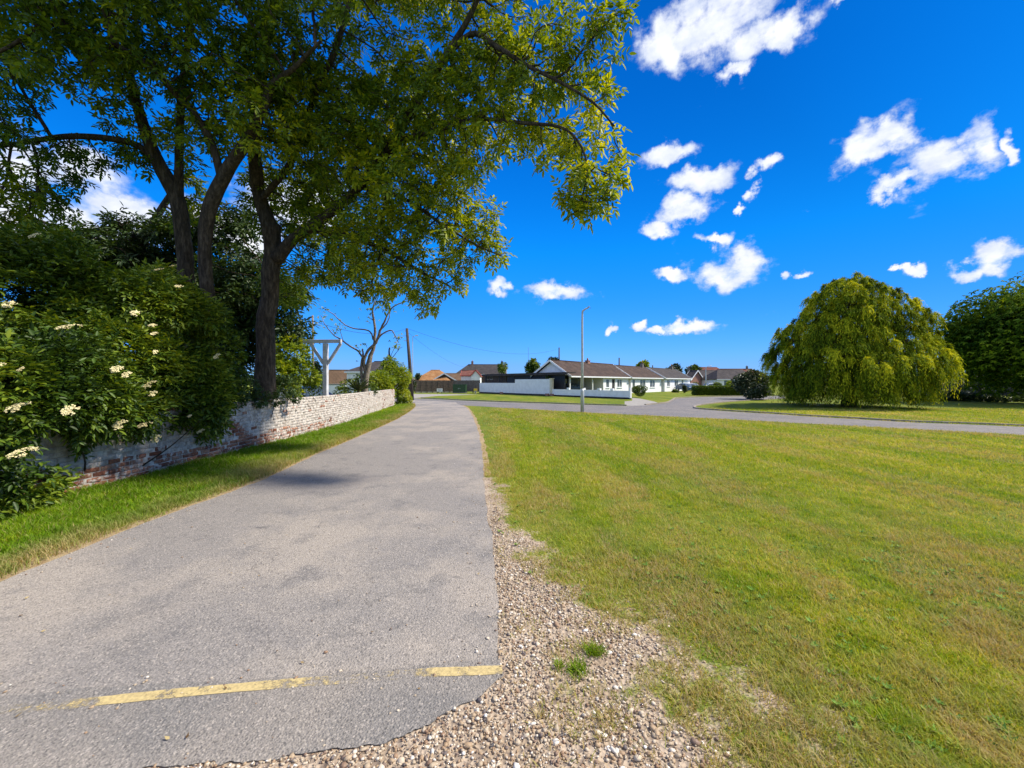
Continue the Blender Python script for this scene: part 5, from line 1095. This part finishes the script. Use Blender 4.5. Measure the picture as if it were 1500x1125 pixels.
# lamp posts, poles
mat_galv = plain('galvanised_steel', (.50, .52, .52), .5, .12, 5, metal=.2)
def lamp(label, px, Y, h, r=.07, arm=1.0, side=1, name='lamp_post'):
    c = hpx(px, Y); t = thing(name, label, 'lamp post', (c[0], c[1], 0))
    MB().tube([(0, 0, 0), (0, 0, 1.15), (0, 0, 1.3)], [r * 1.35, r * 1.35, r], 12).build('base', mat_galv, t)
    q = spline([(0, 0, h * .5), (0, 0, h - .5), (side * .08, 0, h - .18), (side * .32, 0, h - .04)], 6); MB().tube([(0, 0, 1.3)] + list(q), [r] + list(np.linspace(r * .85, r * .5, len(q))), 12).build('pole', mat_galv, t)
    b = MB(); x0, x1 = side * .30, side * (.36 + .35 * arm); b.add([(x0, -.07, h - .08), (x1, -.13, h - .01), (x1, .13, h - .01), (x0, .07, h - .08), (x0, -.05, h + .02), (x1, -.06, h + .06), (x1, .06, h + .06), (x0, .05, h + .02)], [(0,3,2,1),(4,5,6,7),(0,1,5,4),(1,2,6,5),(2,3,7,6),(3,0,4,7)]); hd = b.build('lamp_head', mat_galv, t, bevel=.01)
    MB().box(((x0 + x1) / 2 + side * .1, 0, h - .055), (.28 * arm, .15, .02)).build('lens', mat_glass, hd)
lamp('tall slim grey lamp post with a short curved arm on the near lawn edge', 853, 22.6, 5.8, .075, .1)
lamp('far grey lamp post rising behind the clipped hedge', 1034, 54, 3.8, .08, 1.0, 1)
lamp('slender far lamp post just right of the leaning telegraph pole', 604.5, 52, 7.6, .05, .9, 1)
def pole(name, label, pts, r0, r1, m, cat='pole'):
    q = [P(*p) for p in pts]; q[0][2] = 0 if q[0][2] < .6 else q[0][2]; o = q[0].copy(); t = thing(name, label, cat, (o[0], o[1], 0)); o = np.array((o[0], o[1], 0))
    MB().tube([a - o for a in q], list(np.linspace(r0, r1, len(q))), 10).build('shaft', m, t); return t, q, o
mat_pole = plain('creosoted_timber', (.07, .055, .045), .9, .3, 8)
tp, q, o = pole('telegraph_pole', 'dark timber telegraph pole leaning slightly at the end of the lane', [(603.5, 583, 38), (600, 530, 38), (596, 481, 38)], .19, .12, mat_pole)
b = MB(); top = q[-1] - o
for k in range(3): b.box((0, 0, 0), (.001, .001, .001)) if False else b.beam(tuple(top + np.array((-.28, 0, -.25 - k * .45))), tuple(top + np.array((.05, 0, -.25 - k * .45))), .05, .05)
b.build('step_iron', mat_galv, tp)
telt = q[-1]
def wire(p, q_, sag=1.0, label=''):
    pts = [np.array(p) * (1 - t_) + np.array(q_) * t_ - np.array((0, 0, sag * 4 * t_ * (1 - t_))) for t_ in np.linspace(0, 1, 14)]
    o_ = MB().tube(pts, .011, 4).build('overhead_wire', mat_black); tag(o_, label, 'wire', 'overhead wires from the telegraph pole')
wire(telt, P(815, 512, 75), 1.5, 'thin overhead wire running to the mast behind the white gable')
wire(telt - np.array((0, 0, .3)), P(690, 537, 112), 1.2, 'thin overhead wire running to the chimney of the grey roofed house')
wire(telt, P(459, 470, 22), .6, 'thin overhead wire running left to the slim grey garden mast')
pole('mast', 'slim grey garden mast standing behind the white post frame', [(459, 590, 22), (458.5, 520, 22), (458, 462, 22)], .06, .05, mat_grey_bark, 'mast')
pole('telegraph_pole', 'distant mast above the ridge of the bungalow with the carport', [(819, 575, 80), (819, 509, 80)], .16, .12, mat_pole)
pole('telegraph_pole', 'distant timber pole above the bungalow roofs right of the lamp post', [(907, 573, 82), (907, 524, 82)], .16, .12, mat_pole)
pole('telegraph_pole', 'short far pole beside the small pale green tree', [(956, 570, 100), (956, 535, 100)], .14, .12, mat_pole)
pole('mast', 'thin mast behind the black garden screens', [(774, 574, 72), (774, 509, 72)], .03, .02, mat_pole, 'mast')
# white post frame behind the wall
def post_frame():
    c = P(477, 560, 14.6); t = thing('post_frame', 'white timber post with a cross beam and two slanting braces behind the wall', 'post', (c[0], c[1], 0), R(-4)); zt = 1.65 + 57 * 14.6 / 600
    m = plain('white_painted_timber', (.50, .50, .52), .7, .2, 6)
    MB().box((0, 0, zt / 2), (.15, .15, zt)).build('post', m, t, bevel=.008)
    MB().box((-.13, 0, zt + .075), (1.42, .12, .12)).build('beam', m, t, bevel=.008)
    for s_ in (-1, 1):
        MB().beam((s_ * .08, 0, zt - .72), (s_ * .56, 0, zt - .002), .075, .09).build('brace', m, t)
post_frame()
# picket fence right
def picket():
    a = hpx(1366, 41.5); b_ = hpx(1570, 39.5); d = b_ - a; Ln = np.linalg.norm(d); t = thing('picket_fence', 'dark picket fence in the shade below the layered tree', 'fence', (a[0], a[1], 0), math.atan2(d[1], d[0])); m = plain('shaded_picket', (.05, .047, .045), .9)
    b = MB(); x = 0
    while x < Ln: b.box((x, -.02, .88), (.07, .018, 1.2)); x += .16
    b.build('pickets', m, t); b = MB()
    for z in (.55, 1.2): b.box((Ln / 2, .01, z), (Ln, .04, .08))
    b.build('rail', m, t)
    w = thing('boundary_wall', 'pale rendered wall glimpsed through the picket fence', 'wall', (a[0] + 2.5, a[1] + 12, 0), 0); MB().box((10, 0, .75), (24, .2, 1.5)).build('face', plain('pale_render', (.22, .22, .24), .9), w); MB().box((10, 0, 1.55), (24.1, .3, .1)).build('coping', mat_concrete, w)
picket()
# garden furniture and car behind the wall
MAT_TYRE = plain('tyre_rubber', (.015, .015, .016), .9)
def car(label, loc, rz, paint, group=None, L=4.2):
    t = thing('parked_car', label, 'car', loc, rz, group); s_ = L / 4.2
    prof = [(-2.08, .35), (-2.1, .62), (-2.02, .86), (-1.15, .98), (-.55, 1.40), (.85, 1.45), (1.72, 1.12), (2.04, .98), (2.1, .6), (2.05, .35)]
    b = MB(); sec = [(-.82, .0, 1), (-.86, .0, 1), (.86, 0, 1), (.82, 0, 1)]; vs = []
    for (y_, _, _) in ((-.84, 0, 0), (-.5, 0, 0), (.5, 0, 0), (.84, 0, 0)):
        for (x, z) in prof:
            tuck = 1 if abs(y_) < .7 or z < .99 else .86
            vs.append((x * s_, y_ * tuck, z + (.03 if abs(y_) < .7 and z > 1.2 else 0)))
    n = len(prof); fs = [tuple(range(n)), tuple(range(4 * n - 1, 3 * n - 1, -1))]
    for k in range(3):
        for i in range(n): j = (i + 1) % n; fs.append((k * n + i, (k + 1) * n + i, (k + 1) * n + j, k * n + j))
    b.add(vs, fs); body = b.build('body', paint, t, bevel=.04)
    for sy in (-1, 1):
        b = MB(); y_ = sy * .795
        b.add([(-1.0 * s_, sy * .85, .99), (-.5 * s_, sy * .735, 1.36), (.78 * s_, sy * .735, 1.40), (1.45 * s_, sy * .85, 1.04), (-1.0 * s_, sy * .80, .99), (-.5 * s_, sy * .70, 1.36), (.78 * s_, sy * .70, 1.40), (1.45 * s_, sy * .80, 1.04)], [(0, 1, 2, 3), (7, 6, 5, 4), (0, 4, 5, 1), (1, 5, 6, 2), (2, 6, 7, 3), (3, 7, 4, 0)])
        b.build('side_window', mat_glass, t)
    b = MB(); b.add([(-1.17 * s_, -.72, 1.0), (-1.17 * s_, .72, 1.0), (-.58 * s_, .64, 1.42), (-.58 * s_, -.64, 1.42), (-1.1 * s_, -.72, .98), (-1.1 * s_, .72, .98), (-.52 * s_, .64, 1.40), (-.52 * s_, -.64, 1.40)], [(0, 3, 2, 1), (4, 5, 6, 7), (0, 1, 5, 4), (1, 2, 6, 5), (2, 3, 7, 6), (3, 0, 4, 7)]); b.build('windscreen', mat_glass, t)
    for sx_ in (-1.28, 1.3):
        for sy in (-1, 1):
            w = MB().tube([(sx_ * s_, sy * .66, .31), (sx_ * s_, sy * .87, .31)], .31, 16).build('wheel', MAT_TYRE, t); MB().tube([(sx_ * s_, sy * .86, .31), (sx_ * s_, sy * .885, .31)], .19, 12).build('rim', mat_galv, w)
    for sy in (-1, 1): MB().box((-2.07 * s_, sy * .6, .74), (.08, .3, .13)).build('headlight', mat_trim, t, bevel=.02); MB().box((2.06 * s_, sy * .64, .84), (.07, .2, .16)).build('tail_light', plain('red_lens', (.4, .02, .02), .3), t, bevel=.02)
    return t
pA = np.array(along(A, u, 3.4)) - n_ * 2.4
car('dark car parked nose out under the open carport of the nearest bungalow', (pA[0], pA[1], 0), ua, plain('car_charcoal', (.03, .035, .04), .3, .1), L=4.3)
c = hpx(1005, 74); car('dark blue car parked beyond the grey green bush', (c[0], c[1], 0), R(100), plain('car_blue', (.02, .07, .14), .3, .1))
c = hpx(1013.5, 82); car('white car parked before the red brick gable', (c[0], c[1], 0), R(95), plain('car_white', (.7, .72, .75), .3, .05))
c = hpx(1040, 88); car('silver car parked between the two dark clipped bushes', (c[0], c[1], 0), R(5), plain('car_silver', (.5, .55, .6), .3, .05))
c = hpx(428, 17); car('dark blue car showing its roof over the wall beside the large trunk', (c[0], c[1], 0), R(82), plain('car_navy', (.012, .02, .06), .3, .1))
